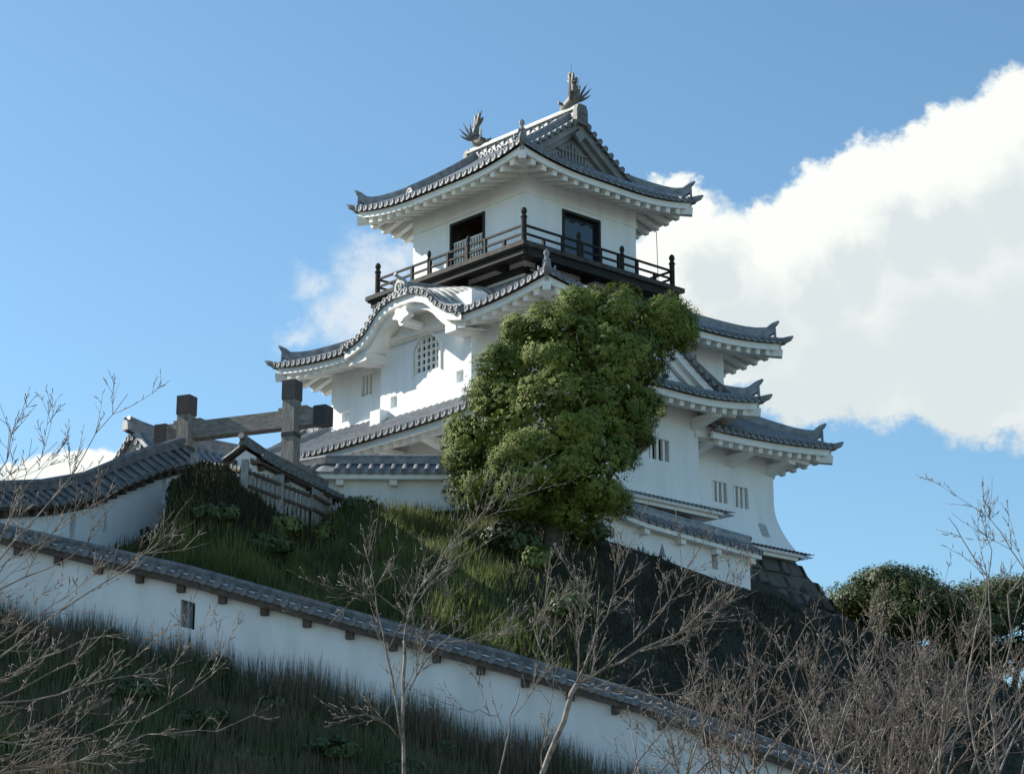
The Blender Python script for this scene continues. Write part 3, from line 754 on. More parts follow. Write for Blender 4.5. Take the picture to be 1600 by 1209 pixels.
def rail_run(p, q, posts):
    p, q = Vector(p), Vector(q)
    for z, w, h in ((.62, .065, .06), (.36, .055, .06), (.12, .085, .10)):
        ra.beam(p + Vector((0, 0, DZ + z)), q + Vector((0, 0, DZ + z)), w, h)
    for i in range(1, posts):
        c = p.lerp(q, i / posts); top = .62 if i % 2 == 0 else .34
        if i in (posts // 2 - 1, posts // 2 + 1): top = .62
        ra.beam(c + Vector((0, 0, DZ)), c + Vector((0, 0, DZ + top)), .085, .085, up=(1, 0, 0)) if False else ra.box(c.x - .045, c.x + .045, c.y - .045, c.y + .045, DZ, DZ + top - .02)
for a, c in (((-RA, -RB, 0), (RA, -RB, 0)), ((RA, -RB, 0), (RA, RB, 0)), ((RA, RB, 0), (-RA, RB, 0)), ((-RA, RB, 0), (-RA, -RB, 0))): rail_run(a, c, 8)
ra.build('railing', M['black'], balc)
def finial_post(x, y, top, low=0, r=.085):
    p = MB(); zs = [(-low, r), (top - .36, r), (top - .34, r * 1.25), (top - .30, r * 1.25), (top - .28, r * .8), (top - .22, r * .8), (top - .15, r * 1.15), (top - .06, r * .95), (top, r * .15)]
    p.tube([(x, y, DZ + z) for z, q in zs], [q for z, q in zs], 10, up=(1, 0, 0)); p.build('post', M['black'], balc)
for sx in (-1, 1):
    for sy in (-1, 1): finial_post(sx * RA, sy * RB, 1.16, .50 if (sx, sy) == (1, -1) else 0)
for t in (-.92, .95):
    finial_post(t, -RB, .92, 0, .06); finial_post(RA, t, .92, 0, .07)

# --- top roof: hip-and-gable
A3, B3, G3 = 4.05, 3.82, 2.22
r3 = Roof(A3, B3, 25.98, .56, .026, .36, 3.0)
mb, me = MB(), MB()
for s in 'SN': tiles(r3, s, mb, me, lambda t: B3 if abs(t) < G3 + .40 else A3 - abs(t), pitch=.27, n=9)
for s in 'EW': tiles(r3, s, mb, me, lambda t: min(A3 - G3, B3 - abs(t)), pitch=.27)
roof3 = mb.build('roof', M['tile'], tower, extra=(me, M['tile_end']))
for s in 'SNEW':
    mb = MB(); eave_trim(r3, s, mb, 1.4); mb.build('eave', M['trim'], roof3)
corner_rafter(r3, roof3, 1.4)
for sx in (-1, 1):
    for sy in (-1, 1): hip_ridge(r3, sx, sy, A3 - G3 - .2, MB, roof3, .30)
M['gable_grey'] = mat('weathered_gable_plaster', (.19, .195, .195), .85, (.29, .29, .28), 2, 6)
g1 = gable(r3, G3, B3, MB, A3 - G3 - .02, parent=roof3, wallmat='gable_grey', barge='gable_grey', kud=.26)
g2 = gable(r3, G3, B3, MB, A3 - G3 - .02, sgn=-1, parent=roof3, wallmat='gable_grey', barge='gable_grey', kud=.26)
lat = MB(); z3 = lambda d: r3.ze + r3.sl * d + r3.cu * d * d
for i in range(-7, 8):
    y = .14 * i; top = z3(B3 - abs(y)) - .75
    if top > 27.2: lat.box(G3 - .01, G3 + .07, y - .035, y + .035, 27.12, top)
for z in (27.10, 27.45): lat.box(G3 - .01, G3 + .085, -1.0 + (z - 27.1), 1.0 - (z - 27.1), z - .03, z + .03)
po = [(-.16, 28.02), (-.20, 27.88), (-.11, 27.82), (0, 27.68), (.11, 27.82), (.20, 27.88), (.16, 28.02), (0, 28.10)]
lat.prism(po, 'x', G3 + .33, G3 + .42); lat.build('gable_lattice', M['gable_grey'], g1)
# main ridge
zr3 = z3(B3); rd = MB()
rd.box(-2.52, 2.52, -.17, .17, zr3 - .08, zr3 + .30); ridge = rd.build('ridge', M['tile'], roof3)
rd = MB()
for i in range(19):
    for s in (-1, 1): rd.disc((-2.45 + .272 * i, s * .205, zr3 + .03), (0, s, 0), .085, .05)
rd.box(-2.53, 2.53, -.172, .172, zr3 - .07, zr3 - .02)
for i in range(12):                                 # wave-shaped ornamental courses
    for s in (-1, 1):
        for k in range(2):
            c = (-2.35 + .42 * i + .21 * k, s * .185, zr3 + .14 + .10 * k)
            rd.tube([(c[0] + .12 * math.cos(a), c[1], c[2] + .10 * math.sin(a)) for a in (0, .8, 1.57, 2.34, 3.14)], .016, 4)
rd.build('ridge_course', M['tile_end'], roof3)
rd = MB(); rd.box(-2.60, 2.60, -.22, .22, zr3 + .302, zr3 + .37); rd.tube([(-2.62, 0, zr3 + .42), (2.62, 0, zr3 + .42)], .12, 8); rd.build('ridge_cap', M['ridge'], roof3)
for s in (-1, 1):
    e = MB(); x0, x1 = sorted((s * 2.55, s * 2.74))
    op = [(-.36, -.46), (-.40, -.24), (-.24, -.18), (-.24, .20), (-.16, .38), (.16, .38), (.24, .20), (.24, -.18), (.40, -.24), (.36, -.46), (.20, -.28), (-.20, -.28)]
    e.prism([(a, zr3 + .08 + c) for a, c in op], 'x', x0, x1)
    e.disc((s * 2.76, 0, zr3 + .1), (s, 0, 0), .13, .06, 12); e.build('ridge_end_tile', M['shachi'], roof3)
def shachi(s):                                      # dolphin-fish ornament: head on the ridge, tail curling up
    x0 = s * 2.30; zb = zr3 + .50
    b = MB()
    sp = [(.42, .06, .12), (.30, .10, .17), (.12, .13, .20), (-.02, .22, .20), (-.10, .38, .17), (-.10, .56, .135), (-.05, .72, .10), (.02, .86, .07)]
    b.tube([(x0 - s * a, 0, zb + c) for a, c, r in sp], [r for a, c, r in sp], 10)
    b.tube([(x0 - s * .38, 0, zb + .02), (x0 - s * .52, 0, zb + .08), (x0 - s * .56, 0, zb + .16)], [.10, .07, .03], 8)
    fish = b.build('roof_ornament', M['shachi'], roof3, smooth=True)
    t = MB()
    for i, (an, ln) in enumerate(((-75, .42), (-52, .50), (-28, .56), (-4, .60), (20, .55), (44, .45))):   # tail fan
        a = R(an); c = Vector((x0 - s * .02, 0, zb + .80))
        d = Vector((-s * math.sin(a), 0, math.cos(a)))
        p = [c + d * ln * q + Vector((-s * .22 * q * q * (1 if an < 0 else -.3), (.03 if i % 2 else -.03), -.10 * q * q)) for q in (0, .3, .6, .85, 1)]
        t.tube(p, [.045, .062, .055, .036, .006], 5)
    for sy in (-1, 1):                              # spread side fins
        for i, (an, ln) in enumerate(((14, .52), (36, .60), (60, .58), (84, .48))):
            a = R(an); c = Vector((x0 + s * .02, sy * .14, zb + .22))
            d = Vector((s * math.sin(a) * .75, sy * math.sin(a) * .55, math.cos(a)))
            p = [c + d * ln * q + Vector((0, sy * .05 * q, .16 * q * q)) for q in (0, .35, .7, 1)]
            t.tube(p, [.03, .05, .035, .006], 5)
        t.tube([(x0 - s * .30, sy * .12, zb + .14), (x0 - s * .40, sy * .20, zb + .20), (x0 - s * .46, sy * .22, zb + .30)], [.05, .05, .01], 6)
    for i in range(6):
        q = i / 5; t.tube([(x0 + s * (.14 + .08 * math.sin(q * 3)), 0, zb + .2 + .55 * q), (x0 + s * (.28 + .05 * q), 0, zb + .30 + .58 * q)], [.03, .006], 4)
    t.build('fin', M['shachi'], fish)
    l = MB(); l.tube([(x0 - s * .05, 0, zb + 1.0), (x0 - s * .05, 0, zb + (1.55 if s > 0 else 1.40))], .006, 4); l.build('lightning_rod', M['iron'], fish)
shachi(1); shachi(-1)
b = MB(); b.tube([(2.9, 2.75, 25.35), (3.15, 2.85, 25.25), (3.17, 2.86, 24.0), (3.17, 2.86, 23.4)], .012, 4); b.build('cable', M['iron'], tower)

# ------------------------------------------------------------------ stone base under the keep
def stone_base():
    b = MB(); n = 9; rows = []
    for i in range(n + 1):
        z = 14.38 - (14.38 - 9.5) * i / n; o = .30 + .52 * (14.38 - z) + .05 * (14.38 - z) ** 1.6
        rows.append((6.20 + o, 4.85 + o, z))
    def ringpts(A, B, z):
        P = []
        for (ax, ay, bx, by) in ((-A, -B, A, -B), (A, -B, A, B), (A, B, -A, B), (-A, B, -A, -B)):
            for k in range(24):
                P.append((ax + (bx - ax) * k / 24, ay + (by - ay) * k / 24, z))
        return P
    G = [ringpts(*r) for r in rows]
    G = [[(p[0] + rng.normal(0, .035), p[1] + rng.normal(0, .035), p[2]) for p in g] for g in G]
    b.grid([g + [g[0]] for g in G]); b.box(-6.4, 6.4, -5.0, 5.0, 14.25, 14.37)
    st = MB()                                       # roughly coursed boulders on the two visible faces
    def prof(z): return .30 + .52 * (14.38 - z) + .05 * (14.38 - z) ** 1.6
    for face in 'ES':
        z = 14.30
        while z > 10.6:
            h = rng.uniform(.34, .55); L = (4.85 if face == 'E' else 6.2) + prof(z) + .05; t = -L
            while t < L:
                w = rng.uniform(.4, .95); j = lambda k=.05: rng.uniform(-k, k)
                def Q(tt, zz, out):
                    p = prof(zz) + out
                    return (6.20 + p, tt, zz) if face == 'E' else (tt, -4.85 - p, zz)
                o_ = rng.uniform(.06, .16); t1 = min(t + w, L)
                a, c, e, f = (t + .015, z - h + .015 + j()), (t1 - .015, z - h + .015 + j()), (t1 - .015 + j(), z - .015), (t + .015 + j(), z - .015)
                m = .07
                st.hexa([Q(*a, -.05), Q(*c, -.05), Q(*e, -.05), Q(*f, -.05), Q(a[0] + m, a[1] + m, o_ + j(.03)), Q(c[0] - m, c[1] + m, o_ + j(.03)), Q(e[0] - m, e[1] - m, o_ + j(.03)), Q(f[0] + m, f[1] - m, o_ + j(.03))])
                t += w
            z -= h
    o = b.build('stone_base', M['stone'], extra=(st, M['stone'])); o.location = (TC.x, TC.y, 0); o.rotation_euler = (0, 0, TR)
    tag(o, 'dark battered stone rampart carrying the white castle keep', 'stone base')
stone_base()

# ------------------------------------------------------------------ plastered walls with tiled roofs
def roofed_wall(name, label, cat, path, hw=.20, half=.52, rise=.34, base_drop=1.9, roofmat='tile', eavemat='trim', rafter=.9, rsec=(.13, .15),
                loops=(), pitch=.29, front=1, eave_h=.13, ridge_h=.16, group=None, ridge_curl=0, wallmat='plaster', white_ends=False):
    """path: list of (x, y, z of the eave edge); front=+1: the face to the right of travel looks at the viewer"""
    P = [Vector(p) for p in path]
    acc = [0.0]
    for i in range(len(P) - 1): acc.append(acc[-1] + (P[i + 1] - P[i]).xy.length)
    Ltot = acc[-1]
    def at_s(s):
        s2 = min(max(s, 0), Ltot); i = 0
        while i < len(P) - 2 and s2 > acc[i + 1]: i += 1
        k = (s2 - acc[i]) / (acc[i + 1] - acc[i]); p = P[i].lerp(P[i + 1], k); t = (P[i + 1] - P[i]); t.z = 0; t.normalize()
        # mitred normal near a corner
        n = Vector((t.y, -t.x, 0)) * front
        p = p + t * (s - s2)
        return p, t, n
    def mitre(s):                                   # normal scaled for the joints of the polyline
        for i in range(1, len(P) - 1):
            if abs(s - acc[i]) < 1e-4:
                t0 = (P[i] - P[i - 1]).xy.normalized(); t1 = (P[i + 1] - P[i]).xy.normalized()
                n0 = Vector((t0.y, -t0.x)); n1 = Vector((t1.y, -t1.x)); m = (n0 + n1).normalized(); m = m / max(.3, m.dot(n0))
                return P[i], Vector((m.x, m.y, 0)) * front
        p, t, n = at_s(s); return p, n
    bend = [acc[i] for i in range(1, len(P) - 1) if (P[i] - P[i - 1]).xy.angle((P[i + 1] - P[i]).xy) > .2]
    mid = P[0]
    root = thing(name, label, cat, (mid.x, mid.y, mid.z - base_drop), group=group)
    off = Vector((mid.x, mid.y, mid.z - base_drop))
    class W(MB):
        def build(s, nm, m, parent=None, smooth=False, extra=None):
            s.v = [tuple(Vector(v) - off) for v in s.v]
            if extra: extra[0].v = [tuple(Vector(v) - off) for v in extra[0].v]
            return MB.build(s, nm, m, parent, smooth, extra)
    knots = sorted(set([0.0, Ltot] + acc + [Ltot * i / max(2, int(Ltot / 1.0)) for i in range(max(2, int(Ltot / 1.0)) + 1)]))
    up = Vector((0, 0, 1))
    # body with through-cut loopholes
    body = W()
    hs = sorted(loops, key=lambda h: h[0])
    ks = sorted(set(knots + [h[0] - h[1] / 2 for h in hs] + [h[0] + h[1] / 2 for h in hs]))
    top = .10
    def bp(s, side, z): p, n = mitre(s); return p + n * hw * side + up * z
    for a, c in zip(ks[:-1], ks[1:]):
        m = (a + c) / 2; hit = [h for h in hs if abs(m - h[0]) < h[1] / 2]
        for side in (1, -1):
            if not hit:
                body.quad(bp(a, side, -base_drop), bp(c, side, -base_drop), bp(c, side, top), bp(a, side, top))
            else:
                s0, w, z0, z1, tri = hit[0]
                body.quad(bp(a, side, -base_drop), bp(c, side, -base_drop), bp(c, side, z0), bp(a, side, z0))
                body.quad(bp(a, side, z1), bp(c, side, z1), bp(c, side, top), bp(a, side, top))
                if tri:
                    body.add([bp(a, side, z0), bp(m, side, z1), bp(a, side, z1)], [(0, 1, 2)]); body.add([bp(c, side, z0), bp(m, side, z1), bp(c, side, z1)], [(0, 1, 2)])
        if hit:
            s0, w, z0, z1, tri = hit[0]
            body.quad(bp(a, 1, z0), bp(c, 1, z0), bp(c, -1, z0), bp(a, -1, z0))
            if tri:
                body.quad(bp(a, 1, z0), bp(m, 1, z1), bp(m, -1, z1), bp(a, -1, z0)); body.quad(bp(c, 1, z0), bp(m, 1, z1), bp(m, -1, z1), bp(c, -1, z0))
            else:
                body.quad(bp(a, 1, z1), bp(c, 1, z1), bp(c, -1, z1), bp(a, -1, z1))
                body.quad(bp(a, 1, z0), bp(a, 1, z1), bp(a, -1, z1), bp(a, -1, z0)); body.quad(bp(c, 1, z0), bp(c, 1, z1), bp(c, -1, z1), bp(c, -1, z0))
    for s in (0.0, Ltot):
        body.quad(bp(s, 1, -base_drop), bp(s, -1, -base_drop), bp(s, -1, top + rise * .8), bp(s, 1, top)) if False else body.quad(bp(s, 1, -base_drop), bp(s, -1, -base_drop), bp(s, -1, top), bp(s, 1, top))
        body.add([bp(s, 1, top), bp(s, -1, top), mitre(s)[0] + up * (top + rise * .62)], [(0, 1, 2)])
    body.build('wall', M[wallmat], root)
    ext = .16
    sx = [(-ext if k == 0 else k + ext if k == Ltot else k) for k in knots]
    def rp(s, d, dz=0):                             # roof surface, d from -1 (back eave) over 0 (ridge) to 1 (front eave)
        p, n = mitre(s) if 0 < s < Ltot else (at_s(s)[0] , at_s(s)[2])
        c = ridge_curl * (max(0, 1 - (s + ext) / 1.2) ** 2)
        q = abs(d); return p + n * half * d + up * (rise * (1 - q) * (1 - .18 * q) + dz + c * (1 - q * .4))
    tl, te = W(), W()
    for sd in (1, -1):
        tl.grid([[rp(s, sd * k / 4) for k in range(5)] for s in sx])
        tl.grid([[rp(s, sd), rp(s, sd, -.06)] for s in sx])
        nrow = int(Ltot / pitch)
        for i in range(nrow + 1):
            s = -ext * .5 + (Ltot + ext) * i / nrow
            if any(abs(s - a) < half * .45 for a in bend): continue
            p, t, n = at_s(s)
            tl.tube([rp(s, sd * k / 3 * 1.01, .012) for k in range(4)], .07, 5, half=True, up=(0, 0, 1))
            c = rp(s, sd * 1.03, .012); te.disc(c + n * sd * .02, n * sd, .082, .06)
    roof = tl.build('roof', M[roofmat], root, extra=(te, M['tile_end' if not white_ends else 'ridge']))
    rg = W()
    for z0, w in ((0, .11), (.5, .09)):
        a = rise - .03 + ridge_h * z0; c = a + ridge_h * .5
        rows = [[rp(s, 0, 0) + mitre(s)[1] * (w if True else 0) * k + up * (h - rise) for k, h in ((-1, a), (-1, c), (1, c), (1, a))] if 0 < s < Ltot else
                [at_s(s)[0] + at_s(s)[2] * w * k + up * (h + ridge_curl * max(0, 1 - (s + ext) / 1.2) ** 2) for k, h in ((-1, a), (-1, c), (1, c), (1, a))] for s in sx]
        rg.grid(rows); rg.quad(*rows[0]); rg.quad(*rows[-1])
    rg.tube([rp(s, 0, ridge_h) for s in [-ext - .10] + sx + [Ltot + ext + .10]], .085, 8)
    rg.build('ridge', M[roofmat], roof)
    ev = W()
    for sd in (1, -1):
        for (d0, d1, u, l) in ((.93, .72, -.062, -.062 - eave_h), (.72, .40, -.05, -.05 - eave_h)):
            o0 = [rp(s, sd * d0) * 1 for s in sx]
            A_ = [[Vector((q.x, q.y, at_s(s)[0].z + u)) for s, q in zip(sx, [rp(s, sd * d0) for s in sx])], [Vector((q.x, q.y, at_s(s)[0].z + l)) for s, q in zip(sx, [rp(s, sd * d0) for s in sx])],
                  [Vector((q.x, q.y, at_s(s)[0].z + l)) for s, q in zip(sx, [rp(s, sd * d1) for s in sx])], [Vector((q.x, q.y, at_s(s)[0].z + u + .10)) for s, q in zip(sx, [rp(s, sd * d1) for s in sx])]]
            ev.grid(A_)
            for k in (0, -1): ev.quad(A_[0][k], A_[1][k], A_[2][k], A_[3][k])
    evo = ev.build('eave', M[eavemat], roof)
    if rafter:
        k = int(Ltot / rafter)
        for i in range(k + 1):
            s = .12 + (Ltot - .24) * i / max(1, k); p, t, n = at_s(s); bk = W()
            for sd in ((1, -1) if rafter > .6 else (1,)):
                bk.beam(p + n * sd * (hw - .01) + up * (-.05 - eave_h), p + n * sd * half * .80 + up * (-.05 - eave_h), *rsec)
            bk.build('bracket', M[eavemat], root)
    return root

def pathz(pts): return [tuple(p) for p in pts]
# lower wall stepping down across the slope
lw = []
for x in (-17, -14, -11, -8.5, -6.8, -5, -3.5, -1.5, 0, 1.4, 2.6, 3.8, 5, 6.5, 8, 11, 14):
    lw.append((x, yl_of(x), float(np.interp(x, LX, LZ)) - .30))
roofed_wall('plaster_wall', 'long white plaster wall with brown eaves descending the slope behind the bare trees', 'wall', lw, wallmat='dim_plaster', hw=.2, half=.42, rise=.15,
            base_drop=2.4, roofmat='tile_old', eavemat='brown', rafter=.92, rsec=(.16, .16), eave_h=.13, ridge_h=.07,
            loops=[(10.35, .32, -1.05, -.48, False)])
# upper wall left of the gate
lf = [(-8.58, 54.15, 14.86), (-9.15, 53.1, 14.42), (-9.7, 52.0, 13.84), (-10.3, 50.9, 13.22), (-11.0, 49.6, 12.74), (-11.8, 48.0, 12.32), (-13.4, 45.6, 11.9)]
roofed_wall('plaster_wall', 'white plaster wall with a dark tiled roof climbing to the wooden gate frame', 'wall', lf, hw=.2, half=.54, rise=.38, base_drop=2.2,
            roofmat='tile_old', eavemat='brown', rafter=.36, rsec=(.14, .16), eave_h=.06, front=-1, ridge_curl=.10,
            loops=[(.75, .15, -.95, -.30, False), (3.0, .2, -1.05, -.55, True), (4.2, .20, -1.05, -.35, False), (6.9, .3, -1.05, -.45, True)])
# compound wall in front of the keep: along the front, then back beside the right face
cw = [(-7.2, 57.6, 15.02), (-4.95, 56.4, 15.06), (-1.2, 56.3, 15.02), (1.3, 56.3, 14.52), (3.35, 58.0, 14.10), (6.62, 60.95, 13.84)]
roofed_wall('plaster_wall', 'white plaster compound wall with white eaves at the foot of the keep', 'wall', cw, hw=.2, half=.55, rise=.34, base_drop=1.25,
            rafter=1.35, rsec=(.20, .16), loops=[(10.4, .24, -.72, -.42, False), (12.3, .30, -.78, -.38, True), (14.4, .24, -.72, -.28, False)])

# ------------------------------------------------------------------ wooden gate frame
def gate():
    a = Vector((-8.72, 56.3, 0)); b = Vector((-5.77, 55.0, 0)); base = 13.3
    d = (b - a).normalized(); rz = math.atan2(d.y, d.x); L = (b - a).length
    root = thing('gate', 'large wooden gate frame with grey posts and black capped ends', 'gate', ((a + b) / 2).to_tuple()[:2] + (base,), rz, lift0=base)
    for s, zt in ((-1, 17.22), (1, 17.27)):
        x = s * L / 2; p = MB(); p.box(x - .18, x + .18, -.18, .18, base - .3, zt - .52); po = p.build('post', M['woodv'], root)
        c = MB(); c.box(x - .20, x + .20, -.20, .20, zt - .52, zt); c.build('metal_cap', M['iron'], po)
        c = MB(); c.box(x - .19, x + .19, -.19, .19, zt - 1.52, zt - 1.40); c.build('metal_band', M['iron'], po)
    m = MB(); m.box(-L / 2 - .68, L / 2 + .66, .02, .40, 16.06, 16.52)
    for s in (-1, 1): m.box(s * L / 2 - .42, s * L / 2 + .42, .03, .39, 16.522, 16.60)
    be = m.build('beam', M['wood'], root)
    for q in (-L / 2 - 1.0, L / 2 + .65):
        c = MB(); c.box(q, q + .36, .0, .42, 16.03, 16.55); c.build('metal_cap', M['iron'], be)
    for s in (-1, 1):                               # rear props
        p = MB(); x = s * L / 2; p.box(x - .12, x + .12, 1.55, 1.79, base - .3, 15.3); p.build('rear_post', M['woodv'], root)
        p = MB(); p.box(x - .07, x + .07, .2, 1.9, 15.0, 15.16); p.build('tie_beam', M['wood'], root)
gate()

# small roofed wing wall right of the gate, running back
ww = [(-6.48, 51.4, 14.22), (-6.03, 52.5, 14.21), (-5.55, 53.7, 14.20), (-4.95, 55.2, 14.18)]
roofed_wall('plaster_wall', 'short white wing wall with a brown gabled roof right of the gate', 'wall', ww, hw=.30, half=.55, rise=.30, base_drop=1.3, roofmat='tile_old', eavemat='brown',
            rafter=1.25, rsec=(.12, .12), eave_h=.06, ridge_curl=.12)

# palisade fence
def fence_run(a, b, n, top, root, off, posts):
    a, b = Vector(a), Vector(b)
    pk = MB()
    for i in range(n):
        k = (i + .5) / n; p = a.lerp(b, k) - off; h = top + random.uniform(-.03, .03)
        d = (b - a); d.z = 0; d.normalize(); m = Vector((d.y, -d.x, 0)); w = .052
        q = [p - d * w - m * .014, p + d * w - m * .014, p + d * w + m * .014, p - d * w + m * .014]
        pk.hexa([v - Vector((0, 0, .3)) for v in q] + [v + Vector((0, 0, h)) for v in q])
    pk.build('pickets', M['fence'], root)
    for z in (.28, .62):
        r = MB(); d = (b - a).normalized(); m = Vector((d.y, -d.x, 0)).normalized() * .05
        r.beam(a - off + m + Vector((0, 0, z)), b - off + m + Vector((0, 0, z)), .05, .07); r.build('rail', M['brown'], root)
    for k in posts:
        p = a.lerp(b, k) - off; c = MB(); c.box(p.x - .085, p.x + .085, p.y - .085, p.y + .085, p.z - .4, p.z + top + .14); c.build('post', M['fence'], root)
fo = Vector((-6.42, 50.9, 13.42))
fr_ = thing('wooden_fence', 'grey picket fence on the bank below the gate', 'fence', fo)
fence_run((-7.9, 52.6, 13.85), (-6.42, 50.9, 13.28), 13, .72, fr_, fo, (0, 1))
fence_run((-6.36, 50.95, 13.26), (-5.05, 53.0, 13.14), 14, .70, fr_, fo, (.52,))
fence_run((-5.0, 53.1, 13.18), (-4.72, 54.7, 13.30), 9, .80, fr_, fo, (1,))

# ------------------------------------------------------------------ gabled house behind the gate
def house():
    p = Vector((-11.95, 66.2, 13.4)); root = thing('gatehouse', 'white gabled house with tiled roof standing behind the gate', 'house', p, TR, lift0=13.4)
    hwid, Lh = 1.55, 6.2; ez = 16.95
    class T(MB):                                    # roof is modelled with its ridge along x, then turned so that it runs along local y
        def add(s, vs, fs): MB.add(s, [(v[1], -v[0] + 0, v[2]) for v in vs], fs)
    rf = Roof(Lh, 2.35, ez, .62, .05, 0, 2)
    w = MB(); w.box(-hwid, hwid, .55, Lh + 5, 13.4, ez + .3); w.build('wall', M['plaster'], root)
    mb, me = T(), T()
    for s in 'SN': tiles(rf, s, mb, me, lambda t: 2.35, trange=(-5.6, .05))
    ro = mb.build('roof', M['tile'], root, extra=(me, M['tile_end']))
    class T2(T):
        def add(s, vs, fs): T.add(s, [(v[0] - 0.0, v[1], v[2]) for v in vs], fs)
    gable(rf, -.45, 2.35, T2, .05, outer=.45, sgn=1, parent=ro)
    zt = ez + .62 * 2.35 + .05 * 2.35 ** 2
    r = T(); n = 12; pts = []
    for i in range(n + 1):
        x = .15 - 5.7 * i / n; c = .22 * max(0, 1 - i / 4) ** 2; pts.append(Vector((x, 0, zt + c)))
    r.grid([[q + Vector((0, a, h)) for a, h in ((-.13, -.1), (-.13, .28), (.13, .28), (.13, -.1))] for q in pts]); r.tube([q + Vector((0, 0, .32)) for q in pts], .11, 8)
    r.build('ridge', M['tile'], ro)
    e = T(); op = [(-.17, -.06), (-.15, .14), (-.08, .26), (.08, .26), (.15, .14), (.17, -.06)]
    e.prism([(a, zt + .22 + c) for a, c in op], 'x', .14, .26); e.tube([(.10, 0, zt + .46), (.22, 0, zt + .50), (.30, 0, zt + .56)], [.06, .05, .04], 7); e.build('ridge_end_tile', M['ridge'], ro)
    for s in (-1, 1):
        k = T(); pt2 = [Vector((-.05, s * (2.35 - d), ez + .62 * d + .05 * d * d + .16)) for d in (.1, .8, 1.5, 2.2)]
        k.tube(pt2, .10, 6); k.build('descending_ridge', M['ridge'], ro)
house()

# ------------------------------------------------------------------ trees and plants
def leaves(P, Nrm, size, jitter=.5, aspect=.62):
    """one quad leaf per point"""
    n = len(P); d = rng.normal(size=(n, 3)); d /= np.linalg.norm(d, axis=1)[:, None]
    nn = Nrm + jitter * d; nn /= np.linalg.norm(nn, axis=1)[:, None]
    a = np.cross(nn, rng.normal(size=(n, 3))); a /= np.linalg.norm(a, axis=1)[:, None]; b = np.cross(nn, a)
    s = (size * rng.uniform(.6, 1.25, n))[:, None]
    V = np.stack([P - a * s, P + b * s * aspect, P + a * s, P - b * s * aspect], 1)
    return V.reshape(-1, 3)
def quads(n): return np.arange(n * 4, dtype=np.int32).reshape(-1, 4)
def crown_points(blobs, clumps, per, cr):
    """leaf sprays gathered in clumps spread over and inside a set of ellipsoids"""
    PP, NN = [], []
    vol = np.array([b[3] * b[4] + b[4] * b[5] + b[3] * b[5] for b in blobs]); prob = vol / vol.sum()
    for b, k in zip(blobs, (prob * clumps).astype(int)):
        c = np.array(b[:3]); r = np.array(b[3:6])
        d = rng.normal(size=(k, 3)); d /= np.linalg.norm(d, axis=1)[:, None]
        rad = np.where(rng.random(k) < .78, rng.uniform(.84, 1.06, k), rng.uniform(.45, .9, k))
        q = c + d * r * rad[:, None]; nr = d / r; nr /= np.linalg.norm(nr, axis=1)[:, None]
        m = np.repeat(np.arange(k), per); o = rng.normal(size=(k * per, 3)); o /= np.linalg.norm(o, axis=1)[:, None]
        ro = cr * rng.random(k * per) ** .45
        scale = rng.uniform(.7, 1.35, k)[m]
        p = q[m] + o * (ro * scale)[:, None] * np.array([1, 1, .8])
        nn = 1.0 * nr[m] + .40 * o + np.array([0, 0, .25])
        PP.append(p); NN.append(nn)
    return np.concatenate(PP), np.concatenate(NN)
def limb(mb, pts, r0, r1, n=8):
    k = len(pts); mb.tube(pts, [r0 + (r1 - r0) * i / (k - 1) for i in range(k)], n)

